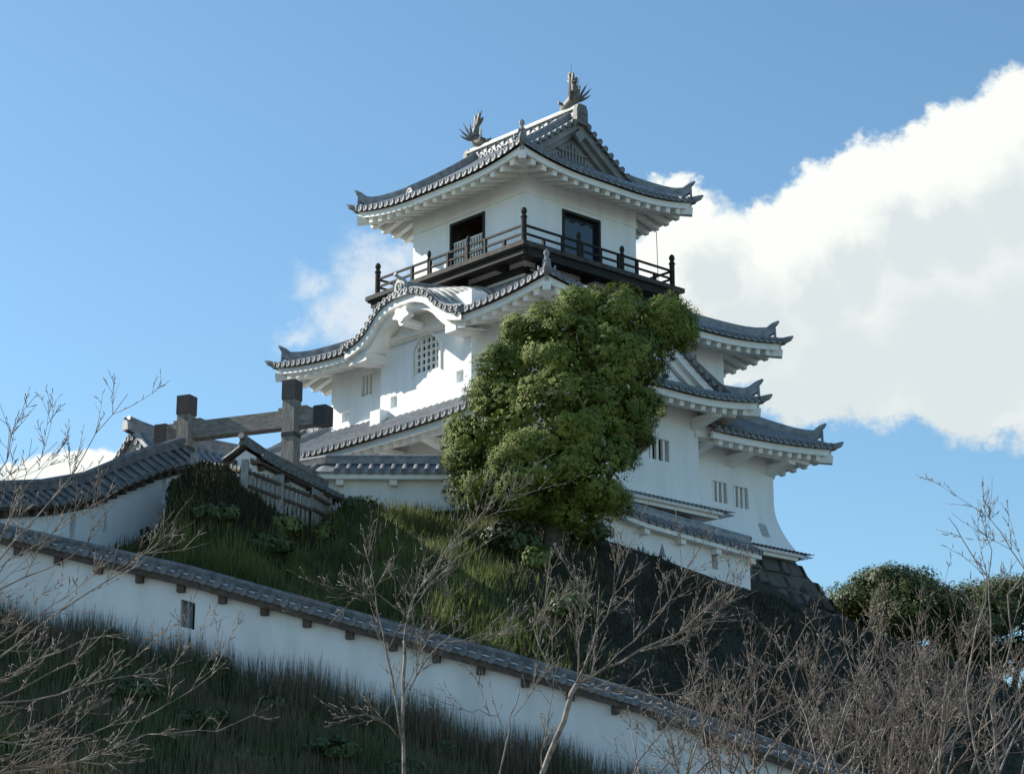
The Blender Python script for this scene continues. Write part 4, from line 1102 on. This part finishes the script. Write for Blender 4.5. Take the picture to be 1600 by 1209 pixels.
def camphor():
    Y = 53.0; k = Y / FOC / math.cos(R(14)) * 1.0
    base = at(858, 905, Y); base.z = float(ground(base.x, Y)) - .2
    root = thing('camphor_tree', 'big bushy evergreen tree rising in front of the keep', 'tree', base)
    B = []
    for (px, py, r, dy, sc) in (
        (838, 520, 46, 0, 1), (905, 500, 48, .3, 1), (965, 500, 50, 0, 1), (1030, 500, 46, .5, 1), (1055, 520, 28, .3, 1), (880, 560, 80, -.2, 1), (960, 570, 75, -.3, 1),
        (785, 590, 48, 0, 1), (765, 600, 30, .3, 1), (800, 660, 65, -.3, 1), (880, 650, 80, -.8, 1), (955, 650, 65, -.4, 1), (745, 690, 44, .3, 1), (722, 705, 26, .1, 1), (765, 745, 50, 0, 1),
        (740, 770, 30, .2, 1), (830, 745, 70, -.7, 1), (915, 735, 75, -.6, 1), (985, 670, 36, .2, 1), (1000, 640, 26, .3, 1), (938, 776, 42, -.2, 1), (885, 784, 42, -.3, 1), (800, 778, 26, 0, 1), (1000, 555, 44, .4, 1)):
        p = at(px, py, Y + dy); rr = r * k * .94
        B.append((p.x - base.x, p.y - base.y, p.z - base.z, rr * .97, rr * 1.1, rr * .95))
    BA = np.array(B); BB = []                       # each mass breaks up into rounded billows on its outside
    def inside(p, f): return (((p[:, None, :] - BA[None, :, :3]) / BA[None, :, 3:6]) ** 2).sum(-1).min(1) < f * f
    for bb in B:
        for i in range(int(8 + 19 * bb[3] * bb[4])):
            d = rng.normal(size=3); d /= np.linalg.norm(d); r = rng.uniform(.22, .46); c = np.array(bb[:3]) + d * np.array(bb[3:6]) * rng.uniform(.80, .98)
            if not inside(c[None], .74)[0]: BB.append((*c, r, r, r * .82))
    P, Nn = crown_points(BB, 30000, 15, .085)
    keep = ~inside(P, .80); P, Nn = P[keep], Nn[keep]
    q = ((P[:, None, :] - BA[None, :, :3]) / BA[None, :, 3:6]); near = (q ** 2).sum(-1).argmin(1)
    bn = q[np.arange(len(P)), near] / BA[near, 3:6]; bn /= np.linalg.norm(bn, axis=1)[:, None]
    Nn = .6 * Nn / np.linalg.norm(Nn, axis=1)[:, None] + .85 * bn      # leaves turn their faces out of the crown
    P2, N2 = crown_points(B, 700, 14, .22)
    C0 = np.concatenate([np.array(b[:3]) + rng.normal(size=(420, 3)) * np.array(b[3:6]) * .34 for b in B]); C0 = C0[inside(C0, .78)]
    V0 = leaves(C0, rng.normal(size=C0.shape), .12, .5)
    V = np.concatenate([leaves(P, Nn, .031, .28), leaves(P2, N2, .045, .5), V0]); fast_mesh('crown', V, quads(len(V) // 4), M['leaf'], root)
    t = MB(); q = lambda px, py, dy=0: at(px, py, Y + dy) - base
    limb(t, [(0, 0, -.6), q(860, 860), q(868, 800), q(875, 740)], .26, .18); tr = t.build('trunk', M['bark'], root)
    for pts in ([(870, 800, 0), (830, 740, .1), (790, 690, .1), (765, 640, 0)], [(872, 770, 0), (915, 700, .2), (960, 620, .1), (1010, 540, .3)], [(875, 740, 0), (880, 640, .2), (860, 560, .1)], [(866, 830, 0), (820, 790, .1), (760, 760, .1)], [(868, 820, 0), (930, 780, 0), (970, 720, 0)]):
        l = MB(); limb(l, [q(*p) for p in pts], .13, .04, 6); l.build('limb', M['bark'], tr)
    # shoots round the foot of the trunk
    return root
camphor()

def dome_tree(label, px, py, rx, ry, Y, name='evergreen_tree'):
    c = at(px, py, Y); k = Y / FOC
    gx = float(ground(c.x, Y)); base = Vector((c.x, Y, gx))
    root = thing(name, label, 'tree', base, group='rounded evergreens beyond the rampart')
    B = []; rs = random.Random(px)
    for i in range(46):
        a = rs.uniform(0, 2 * PI); u = math.sqrt(rs.random()) * .92; x = math.cos(a) * u * rx * k; y = math.sin(a) * u * rx * k
        z = (c.z - gx) + ry * k * (math.sqrt(max(0, 1 - u * u)) * 1.0 - .25 + rs.choice((rs.uniform(-.2, .06), rs.uniform(-.2, .06), rs.uniform(-1.1, -.3))))
        r = rs.uniform(.55, .95); B.append((x, y, z, r * 1.25, r * 1.25, r * .55))
    P, Nn = crown_points(B, 3000, 20, .30); V = leaves(P, Nn, .065); fast_mesh('crown', V, quads(len(P)), M['leaf2'], root)
    t = MB(); H = c.z - gx; limb(t, [(0, 0, -.3), (.1, 0, H * .3), (0, .1, H * .55)], .32, .22); tr = t.build('trunk', M['bark'], root)
    for i in range(9):
        a = 2 * PI * i / 9 + rs.uniform(-.2, .2); u = rs.uniform(.5, .85) * rx * k
        l = MB(); limb(l, [(0, .05, H * .5), (math.cos(a) * u * .35, math.sin(a) * u * .35, H * .68), (math.cos(a) * u * .7, math.sin(a) * u * .7, H * .9), (math.cos(a) * u, math.sin(a) * u, H * 1.0)], .12, .03, 5); l.build('limb', M['bark'], tr)
dome_tree('rounded dark evergreen with open lower branches right of the stone rampart', 1412, 985, 128, 112, 78)
dome_tree('second dark evergreen partly cut by the right edge, behind bare twigs', 1565, 1000, 120, 112, 82)

def bush(label, x, y, r, h, m, n=110, cat='bush', grp='shrubs on the bank', leaf=.07):
    z = float(ground(x, y)); root = thing('bush', label, cat, (x, y, z), group=grp)
    B = []
    for i in range(5): B.append((random.uniform(-.5, .5) * r, random.uniform(-.4, .4) * r, h * random.uniform(.35, .75), r * .55, r * .5, h * .4))
    P, Nn = crown_points(B, n, 16, .16); P[:, 2] = np.maximum(P[:, 2], .02)
    fast_mesh('foliage', leaves(P, Nn, leaf), quads(len(P)), M[m], root)
    s = MB()
    for i in range(6):
        a = random.uniform(0, 6.28); s.tube([(0, 0, -.1), (math.cos(a) * r * .3, math.sin(a) * r * .3, h * .5), (math.cos(a) * r * .5, math.sin(a) * r * .5, h * .85)], [.015, .012, .006], 4)
    s.build('stems', M['bark'], root)
for (px, py, Y, r, h, m, lab) in (
    (272, 835, 53.0, .30, .7, 'bush', 'dark leafy shrub against the end of the climbing plaster wall'),
    (235, 868, 51.5, .40, .35, 'bush', 'low dark shrub at the foot of the climbing wall'),
    (445, 795, 51.6, .40, .45, 'lime', 'pale young shrub lit in front of the picket fence'),
    (505, 820, 53.2, .32, .40, 'lime', 'small pale shrub at the right end of the picket fence'),
    (345, 862, 49.4, .6, .4, 'bush', 'dark shrub on the bank under the picket fence'),
    (415, 872, 49.4, .6, .4, 'bush', 'dark shrub on the bank left of the pale shrub'),
    (560, 815, 55.2, .55, .40, 'bush', 'low shrub in the grass before the compound wall'),
    (838, 895, 52.2, .32, .45, 'lime', 'pale shrub by the foot of the big evergreen'),
    (800, 880, 53.0, .8, .8, 'bush', 'dark shrub left of the big evergreen trunk'),
    (910, 880, 54.6, .7, .5, 'bush', 'dark shrub right of the big evergreen trunk'),
    (650, 1010, 47.0, .7, .5, 'bush', 'low shrub just above the lower wall roof'),
    (880, 960, 49.5, .9, .6, 'bush', 'dark shrub on the slope below the big evergreen')):
    q = at(px, py, Y); bush(lab, q.x, Y, r, h, m)

for i, (px, py, r, h) in enumerate(((245, 985, .22, .45), (285, 1000, .35, .55), (330, 1005, .30, .5), (420, 1055, .3, .35), (600, 1085, .3, .4), (150, 960, .3, .5), (700, 1140, .3, .45), (520, 1150, .5, .4), (330, 1110, .6, .45), (220, 1060, .5, .4), (430, 1170, .5, .45), (640, 1190, .4, .4))):
    q = at(px, py, 43.0); x = q.x; yy = min(yl_of(x) - .45, 44.4 - .165 * x - .45 - max(0, (py - 985 - (px - 285) * .32)) * .030)
    bush(('leafy weed clump growing against the lower plaster wall' if yy > yl_of(x) - .8 else 'low leafy weed clump in the dry grass below the lower wall'), x, yy, r, h, 'bush', 46, 'weeds', 'leafy weed clumps along the lower wall' if yy > yl_of(x) - .8 else 'leafy weed clumps in the dry grass', .055)
# grass: many blades, leaning with the wind
def grass(name, n, xr, yfun, hr, m, lean=.35, width=.012, shade=False):
    x = rng.uniform(xr[0], xr[1], n); t = rng.random(n); y0, y1 = yfun(x); y = y0 + (y1 - y0) * t
    patch = .6 + .4 * np.sin(1.7 * x + 1.1 * y) * np.sin(.9 * x - 1.4 * y + 2)
    bank = np.exp(-((x + 6.7) / 1.9) ** 4 - ((y - np.interp(x, UX, UY) + .8) / 1.7) ** 4)   # bare earth below the fence
    if m == 'dull': bank = bank * 0
    if shade: bank = np.maximum(bank, .93 / (1 + np.exp(-(x + 1.1 - (56 - y) * .20) / .22)))   # grass thinned to darken the ground in the big tree's shadow
    keep = rng.random(n) < (.35 + .65 * patch) * (1 - bank); x, y, patch = x[keep], y[keep], patch[keep]; n = len(x)
    z = ground(x, y) - .03; h = rng.uniform(hr[0], hr[1], n) * (.6 + .5 * patch)
    a = rng.uniform(0, 2 * PI, n); l = rng.uniform(0, lean, n) * h
    b = np.stack([x, y, z], -1); side = np.stack([np.cos(a), np.sin(a), np.zeros(n)], -1) * (width * rng.uniform(.6, 1.5, n))[:, None]
    d = np.stack([-np.sin(a) * l, np.cos(a) * l, h], -1); mid = b + d * .55 + np.stack([np.zeros(n), np.zeros(n), .06 * h], -1)
    V = np.stack([b - side, b + side, mid + side * .7, mid - side * .7, mid - side * .7, mid + side * .7, b + d + side * .08, b + d - side * .08], 1).reshape(-1, 3)
    o = fast_mesh(name, V, quads(2 * n), M[m]); tag(o, None, 'grass', kind='stuff'); return o
up = lambda x: (yl_of(x) + .5, np.interp(x, UX, UY) - .10)
o = grass('grass', 80000, (-13, 2.2), up, (.14, .50), 'grass', .7, shade=True); tag(o, 'long green grass on the bank between the walls', 'grass')
lowr = lambda x: (yl_of(x) - 9.0, yl_of(x) - .22)
o = grass('weeds', 90000, (-14, 10), lowr, (.20, .62), 'weed', .35, .011); tag(o, 'dry dark weeds below the lower plaster wall', 'weeds')
bankf = lambda x: (np.interp(x, UX, UY) - 2.6, np.interp(x, UX, UY) - .02)
o = grass('bank_shade_growth', 26000, (-8.4, -4.9), bankf, (.05, .26), 'dull', 1.0, .016); tag(o, 'dark undergrowth added to deepen the shade on the bank below the picket fence', 'undergrowth')  # short dark blades laid over the bank so it shades itself darker
o = grass('dead_grass', 14000, (-13, 2.4), up, (.20, .62), 'straw', .9, .009, shade=True); tag(o, 'pale dead stalks scattered through the bank grass', 'grass')
o = grass('dead_weeds', 16000, (-14, 10), lambda x: (yl_of(x) - 9.0, yl_of(x) - .3), (.20, .75), 'straw', .8, .010); tag(o, 'pale dead stalks scattered below the lower wall', 'weeds')
side = lambda x: (yl_of(x) + .5, np.interp(x, UX, UY) - .35)
o = grass('undergrowth', 80000, (-2.2, 15), side, (.06, .24), 'dull', .9, .014); tag(o, 'low dark undergrowth on the shaded slope under the keep', 'undergrowth')  # dark blades also fill the ground where the big tree's shadow falls
near = lambda x: (yl_of(x) - 1.4, yl_of(x) - .22)
o = grass('tall_weeds', 16000, (-14, 8), near, (.35, 1.15), 'straw', .30, .008); tag(o, 'tall dry weed stems against the lower plaster wall', 'weeds')

# ------------------------------------------------------------------ bare cherry trees
def branch(mb, p, d, L, r, lvl, rs, maxl, spur=True, grav=.10):
    """a wandering branch with side shoots; returns nothing, adds tubes"""
    n = min(14, max(3, int(L / .11))); pts = [p.copy()]; dirs = []; d = d.normalized(); st = L / n
    for i in range(n):
        d = (d + Vector((rs.gauss(0, .055), rs.gauss(0, .055), rs.gauss(0, .05) + grav * .28))).normalized(); dirs.append(d.copy()); pts.append(pts[-1] + d * st)
    rad = [max(.0024, r * (1 - .72 * i / n)) for i in range(n + 1)]
    mb.tube(pts, rad, 6 if r > .03 else 4 if r > .012 else 3)
    if spur and r < .03:                            # small bud spurs
        for i in range(1, n + 1):
            if rs.random() < .42:
                s = Vector((rs.gauss(0, 1), rs.gauss(0, 1), rs.gauss(.4, .6))).normalized()
                l = rs.uniform(.02, .055); mb.tube([pts[i], pts[i] + (s * .8 + dirs[i - 1]) * l], [max(.0045, rad[i] * .8), .0045], 3)
    if lvl >= maxl: return
    k = rs.randint(2, 5) if L > .45 else rs.randint(1, 2) if L > .2 else 0
    for j in range(k):
        f = rs.uniform(.15, .9); i = min(n - 1, int(f * n)); dd = dirs[i]
        ax = Vector((rs.gauss(0, 1), rs.gauss(0, 1), rs.gauss(.1, .6))); ax = (ax - dd * ax.dot(dd)).normalized()
        an = rs.uniform(.45, .85); nd = dd * math.cos(an) + ax * math.sin(an); nd.z += .10
        branch(mb, pts[i], nd, L * rs.uniform(.25, .6) * (1.1 - .5 * f), max(.0034, rad[i] * rs.uniform(.5, .75)), lvl + 1, rs, maxl, spur, grav)
def cherry(label, base, guides, seed, mt='cherry', twigs=1.45, maxl=3, grp='bare cherry trees in the foreground', sub=(5, 8), r_tr=.10):
    """guides: limbs as polylines of world points with start radius; the first is the trunk"""
    rs = random.Random(seed); root = thing('cherry_tree', label, 'tree', base, group=grp); base = Vector(base)
    first = True; trunk = None
    for (pts, r0, r1) in guides:
        r0, r1 = (r0 * .66, r1 * .7) if first else (r0 * .52, r1 * .52); pts = [Vector(p) - base for p in pts]; P = []
        for a, b in zip(pts[:-1], pts[1:]):
            m = max(2, int((b - a).length / .22))
            for i in range(m): P.append(a.lerp(b, i / m) + Vector((rs.gauss(0, .012), rs.gauss(0, .012), rs.gauss(0, .012))))
        P.append(pts[-1]); n = len(P); rad = [r0 + (r1 - r0) * i / (n - 1) for i in range(n)]
        mb = MB(); mb.tube(P, rad, 7)
        if not first:
            L = sum((b - a).length for a, b in zip(P[:-1], P[1:])); k = int(L * rs.uniform(*sub) * twigs)
            for j in range(k):
                i = min(n - 2, int(rs.uniform(.12, .98) * n)); dd = (P[min(i + 1, n - 1)] - P[max(0, i - 1)]).normalized()
                ax = Vector((rs.gauss(0, 1), rs.gauss(0, 1), rs.gauss(.3, .7))); ax = (ax - dd * ax.dot(dd)).normalized(); an = rs.uniform(.4, .95)
                nd = dd * math.cos(an) + ax * math.sin(an); nd.z += .12
                branch(mb, P[i], nd, rs.uniform(.2, .85), max(.0044, rad[i] * rs.uniform(.28, .48)), 1, rs, maxl)
        o = mb.build('trunk' if first else 'branch', M[mt], root if first else trunk, smooth=True)
        if first: trunk = o; first = False
    return root
def G(lst, Y, dy=0.0):                              # polyline on sight lines at depths around Y
    return [at(p[0], p[1], Y + (p[2] if len(p) > 2 else 0)) for p in lst]
def foot(px, Y):
    q = at(px, 1209, Y); q.z = float(ground(q.x, Y)); return q

Y = 27.0; f = foot(632, Y)
cherry('slim bare cherry tree with upright forked stems left of centre', f, [
    ([f] + G([(632, 1300), (630, 1209), (629, 1130), (631, 1060), (632, 1000)], Y), .055, .030),
    (G([(628, 1170), (618, 1090), (605, 1020), (590, 950), (578, 890), (568, 850)], Y), .030, .008),
    (G([(632, 1010), (637, 960), (655, 920), (690, 870), (735, 820), (775, 800), (812, 765)], Y), .026, .008),
    (G([(640, 1080), (665, 1030), (690, 1005), (750, 992), (810, 990)], Y), .022, .006),
    (G([(633, 1000), (640, 955), (672, 915), (705, 880), (725, 862)], Y, ), .018, .006),
    (G([(625, 1150), (590, 1120), (560, 1118), (520, 1122)], Y), .018, .005),
    (G([(620, 950), (590, 930), (560, 928), (510, 932)], Y), .014, .004),
    (G([(632, 1080), (655, 1020), (690, 960), (710, 910)], Y), .014, .005)], 11)
Y = 25.0; f = foot(840, Y)
cherry('leaning bare cherry tree whose limbs fan out to the right of centre', f, [
    ([f] + G([(835, 1300), (845, 1209), (868, 1150), (888, 1100), (902, 1068)], Y), .065, .042),
    (G([(902, 1068), (940, 1045), (1000, 1015), (1060, 985), (1100, 955), (1130, 935)], Y), .034, .008),
    (G([(902, 1065), (925, 1010), (945, 960), (968, 900), (985, 850)], Y, ), .026, .006),
    (G([(900, 1070), (960, 1082), (1040, 1085), (1110, 1088)], Y), .022, .006),
    (G([(900, 1060), (905, 1000), (915, 950), (905, 900)], Y), .018, .005),
    (G([(940, 1045), (990, 1000), (1030, 960), (1060, 915), (1075, 880)], Y), .020, .005),
    (G([(890, 1100), (850, 1030), (835, 980), (860, 930)], Y), .016, .005),
    (G([(1000, 1015), (1060, 1000), (1110, 965), (1140, 925)], Y), .016, .005)], 12)
Y = 24.0; f = foot(780, Y)
cherry('small bare sapling standing before the lower wall left of the leaning cherry', f, [
    ([f] + G([(780, 1290), (782, 1209), (790, 1160), (800, 1120), (812, 1075)], Y), .030, .010),
    (G([(790, 1160), (775, 1120), (750, 1110), (730, 1112)], Y), .014, .004),
    (G([(845, 1209), (850, 1150), (860, 1100), (865, 1060)], Y), .014, .005),
    (G([(800, 1120), (830, 1080), (850, 1040)], Y), .012, .004)], 13, sub=(3, 5))
# left edge: limbs of two trees reaching in from outside the frame
Y = 22.0; f = foot(-170, Y)
cherry('bare cherry tree whose long pale limbs reach in from the left edge', f, [
    ([f] + G([(-170, 1350), (-150, 1209), (-110, 1100), (-70, 1000)], Y), .12, .07),
    (G([(-70, 1000), (0, 870), (45, 820), (110, 745), (150, 680), (200, 615)], Y), .024, .006),
    (G([(-60, 1060), (20, 1010), (100, 950), (180, 900), (225, 865), (262, 840)], Y), .022, .006),
    (G([(-80, 1080), (10, 1062), (60, 1030), (130, 1000), (200, 985), (258, 1010 - 2)], Y), .022, .006),
    (G([(-90, 1120), (0, 1100), (90, 1085), (170, 1060), (240, 1050), (300, 1030)], Y), .020, .005),
    (G([(-100, 1150), (40, 1160), (130, 1150), (220, 1120), (300, 1080), (358, 1028)], Y), .022, .005),
    (G([(-110, 1180), (0, 1209), (120, 1190), (230, 1150), (310, 1140), (358, 1138)], Y), .020, .005),
    (G([(-90, 1020), (-20, 900), (20, 800), (40, 740), (90, 690)], Y), .018, .005),
    (G([(-70, 1000), (10, 880), (60, 850), (150, 790), (190, 760)], Y), .018, .005)], 14, sub=(2.6, 4.0))
Y = 19.0; f = foot(-260, Y)
cherry('bare cherry tree with fine dense twigs low at the left edge', f, [
    ([f] + G([(-260, 1400), (-230, 1209), (-180, 1050), (-120, 930)], Y), .12, .06),
    (G([(-120, 930), (-40, 800), (10, 720), (30, 640)], Y), .022, .005),
    (G([(-150, 1000), (-20, 930), (40, 900), (110, 870), (160, 820)], Y), .022, .005),
    (G([(-160, 1030), (-20, 1010), (60, 960), (110, 930)], Y), .020, .005),
    (G([(-170, 1080), (-20, 1100), (80, 1050), (150, 1010)], Y), .020, .005),
    (G([(-180, 1100), (0, 1150), (90, 1140), (170, 1090)], Y), .020, .005),
    (G([(-200, 1150), (0, 1209), (80, 1180), (150, 1165)], Y), .018, .005)], 15, mt='twig', sub=(2.8, 4.2))
# right-hand thicket
specs = [
    ('bare twiggy tree at the bottom right, nearest the lower wall', 1180, 27, 21, [
        [(1150, 1209), (1180, 1120), (1215, 1050), (1260, 980), (1285, 960)], [(1170, 1209), (1230, 1140), (1290, 1070), (1340, 1000), (1375, 955)], [(1140, 1209), (1150, 1140), (1180, 1080), (1190, 1030)], [(1160, 1190), (1110, 1130), (1090, 1090)], [(1180, 1130), (1240, 1100), (1300, 1080), (1350, 1060)]]),
    ('bare tree with steep pale limbs right of the twiggy thicket edge', 1320, 25, 22, [
        [(1290, 1209), (1310, 1130), (1340, 1060), (1365, 1010), (1385, 975)], [(1310, 1209), (1370, 1130), (1420, 1060), (1470, 990)], [(1280, 1209), (1260, 1120), (1235, 1050), (1210, 990)], [(1300, 1180), (1350, 1150), (1420, 1120), (1480, 1085)], [(1330, 1209), (1345, 1110), (1330, 1040), (1310, 985)]]),
    ('bare tree in the middle of the right thicket with reddish twigs', 1450, 24, 23, [
        [(1440, 1209), (1460, 1130), (1490, 1070), (1520, 1020), (1540, 985)], [(1425, 1209), (1410, 1110), (1385, 1040), (1370, 980)], [(1450, 1209), (1510, 1130), (1560, 1060), (1600, 1010)], [(1440, 1170), (1390, 1130), (1340, 1110), (1300, 1100)], [(1430, 1209), (1450, 1110), (1440, 1030), (1420, 960)]]),
    ('tall bare tree at the right edge with long whips against the sky', 1560, 23, 24, [
        [(1530, 1209), (1510, 1080), (1525, 980), (1545, 900), (1500, 840), (1482, 808)], [(1550, 1100), (1580, 1000), (1575, 930), (1600, 890), (1560, 830), (1533, 785)], [(1560, 1209), (1600, 1120), (1630, 1050), (1660, 1000)], [(1540, 1180), (1590, 1120), (1640, 1090)], [(1545, 900), (1550, 860), (1535, 825)]]),
    ('bare spreading tree low at the right, in front of the dark rampart', 1400, 28, 25, [
        [(1380, 1209), (1330, 1120), (1290, 1060), (1240, 1010), (1200, 985)], [(1390, 1209), (1400, 1110), (1430, 1040), (1450, 985)], [(1400, 1209), (1470, 1140), (1530, 1080), (1590, 1050)], [(1370, 1209), (1300, 1160), (1230, 1130), (1180, 1110)]]),
]
specs.append(('low bare shrub-like tree before the lower wall between the leaning cherry and the thicket', 1075, 26, 26, [
    [(1075, 1209), (1090, 1150), (1120, 1090), (1150, 1050)], [(1060, 1209), (1050, 1150), (1030, 1110)], [(1085, 1209), (1140, 1160), (1190, 1120)]]))
for (lab, px, Y, seed, ls) in specs:
    f = foot(px, Y); gd = [([f] + G([(px, 1330), (px, 1209)], Y), .09, .06)]
    for i, l in enumerate(ls):
        dy = (i % 3 - 1) * .8; st = at(px, 1230, Y)
        gd.append(([st] + [at(x, y, Y + dy * (j + 1) / len(l)) for j, (x, y) in enumerate(l)], .030, .006))
    rr = random.Random(seed * 7); cx = px + (0 if px < 1500 else -20)
    for i in range(12):                             # many long thin shoots from low down
        x0 = cx + rr.uniform(-110, 110); x1 = x0 + rr.uniform(-70, 150); y1 = rr.uniform(965, 1110) if seed != 26 else rr.uniform(1040, 1150); d1 = rr.uniform(-1.8, 1.8); d0 = rr.uniform(-.8, .8)
        gd.append(([at(x0, 1228, Y + d0), at(x0 + (x1 - x0) * .40, 1228 + (y1 - 1228) * .45, Y + (d0 + d1) / 2 + rr.uniform(-.1, .1)), at(x1, y1, Y + d1)], .022, .005))
    cherry(lab, f, gd, seed, mt='twig' if seed in (21, 23, 25) else 'cherry', sub=(2.0, 3.3) if seed != 24 else (1.5, 2.3))

# unseen wood added left of the view to shade the bank and lower wall
def shade_wood():
    B = []; rs = random.Random(5)
    for y in np.arange(45.5, 67.5, 1.4):
        x = -(.235 * (y * .98 + 4) + 8.6); zt = 19.9 - (x + 17) / 1.44 + rs.uniform(-.5, .3)
        g = float(ground(x, y))
        for k in range(6):
            z = zt - 1.3 - k * 2.3
            if z > g + .5: B.append((x - rs.uniform(0, .8), y + rs.uniform(-.4, .4), z, 1.9, 1.5, 1.5))
    P, Nn = crown_points(B, 7500, 14, .45)
    o = fast_mesh('shade_woods', leaves(P, Nn, .20), quads(len(P)), M['leaf2'])
    tag(o, 'unseen evergreen leaf mass added beyond the left edge to shade the bank', 'shade_woods', kind='stuff')
shade_wood()
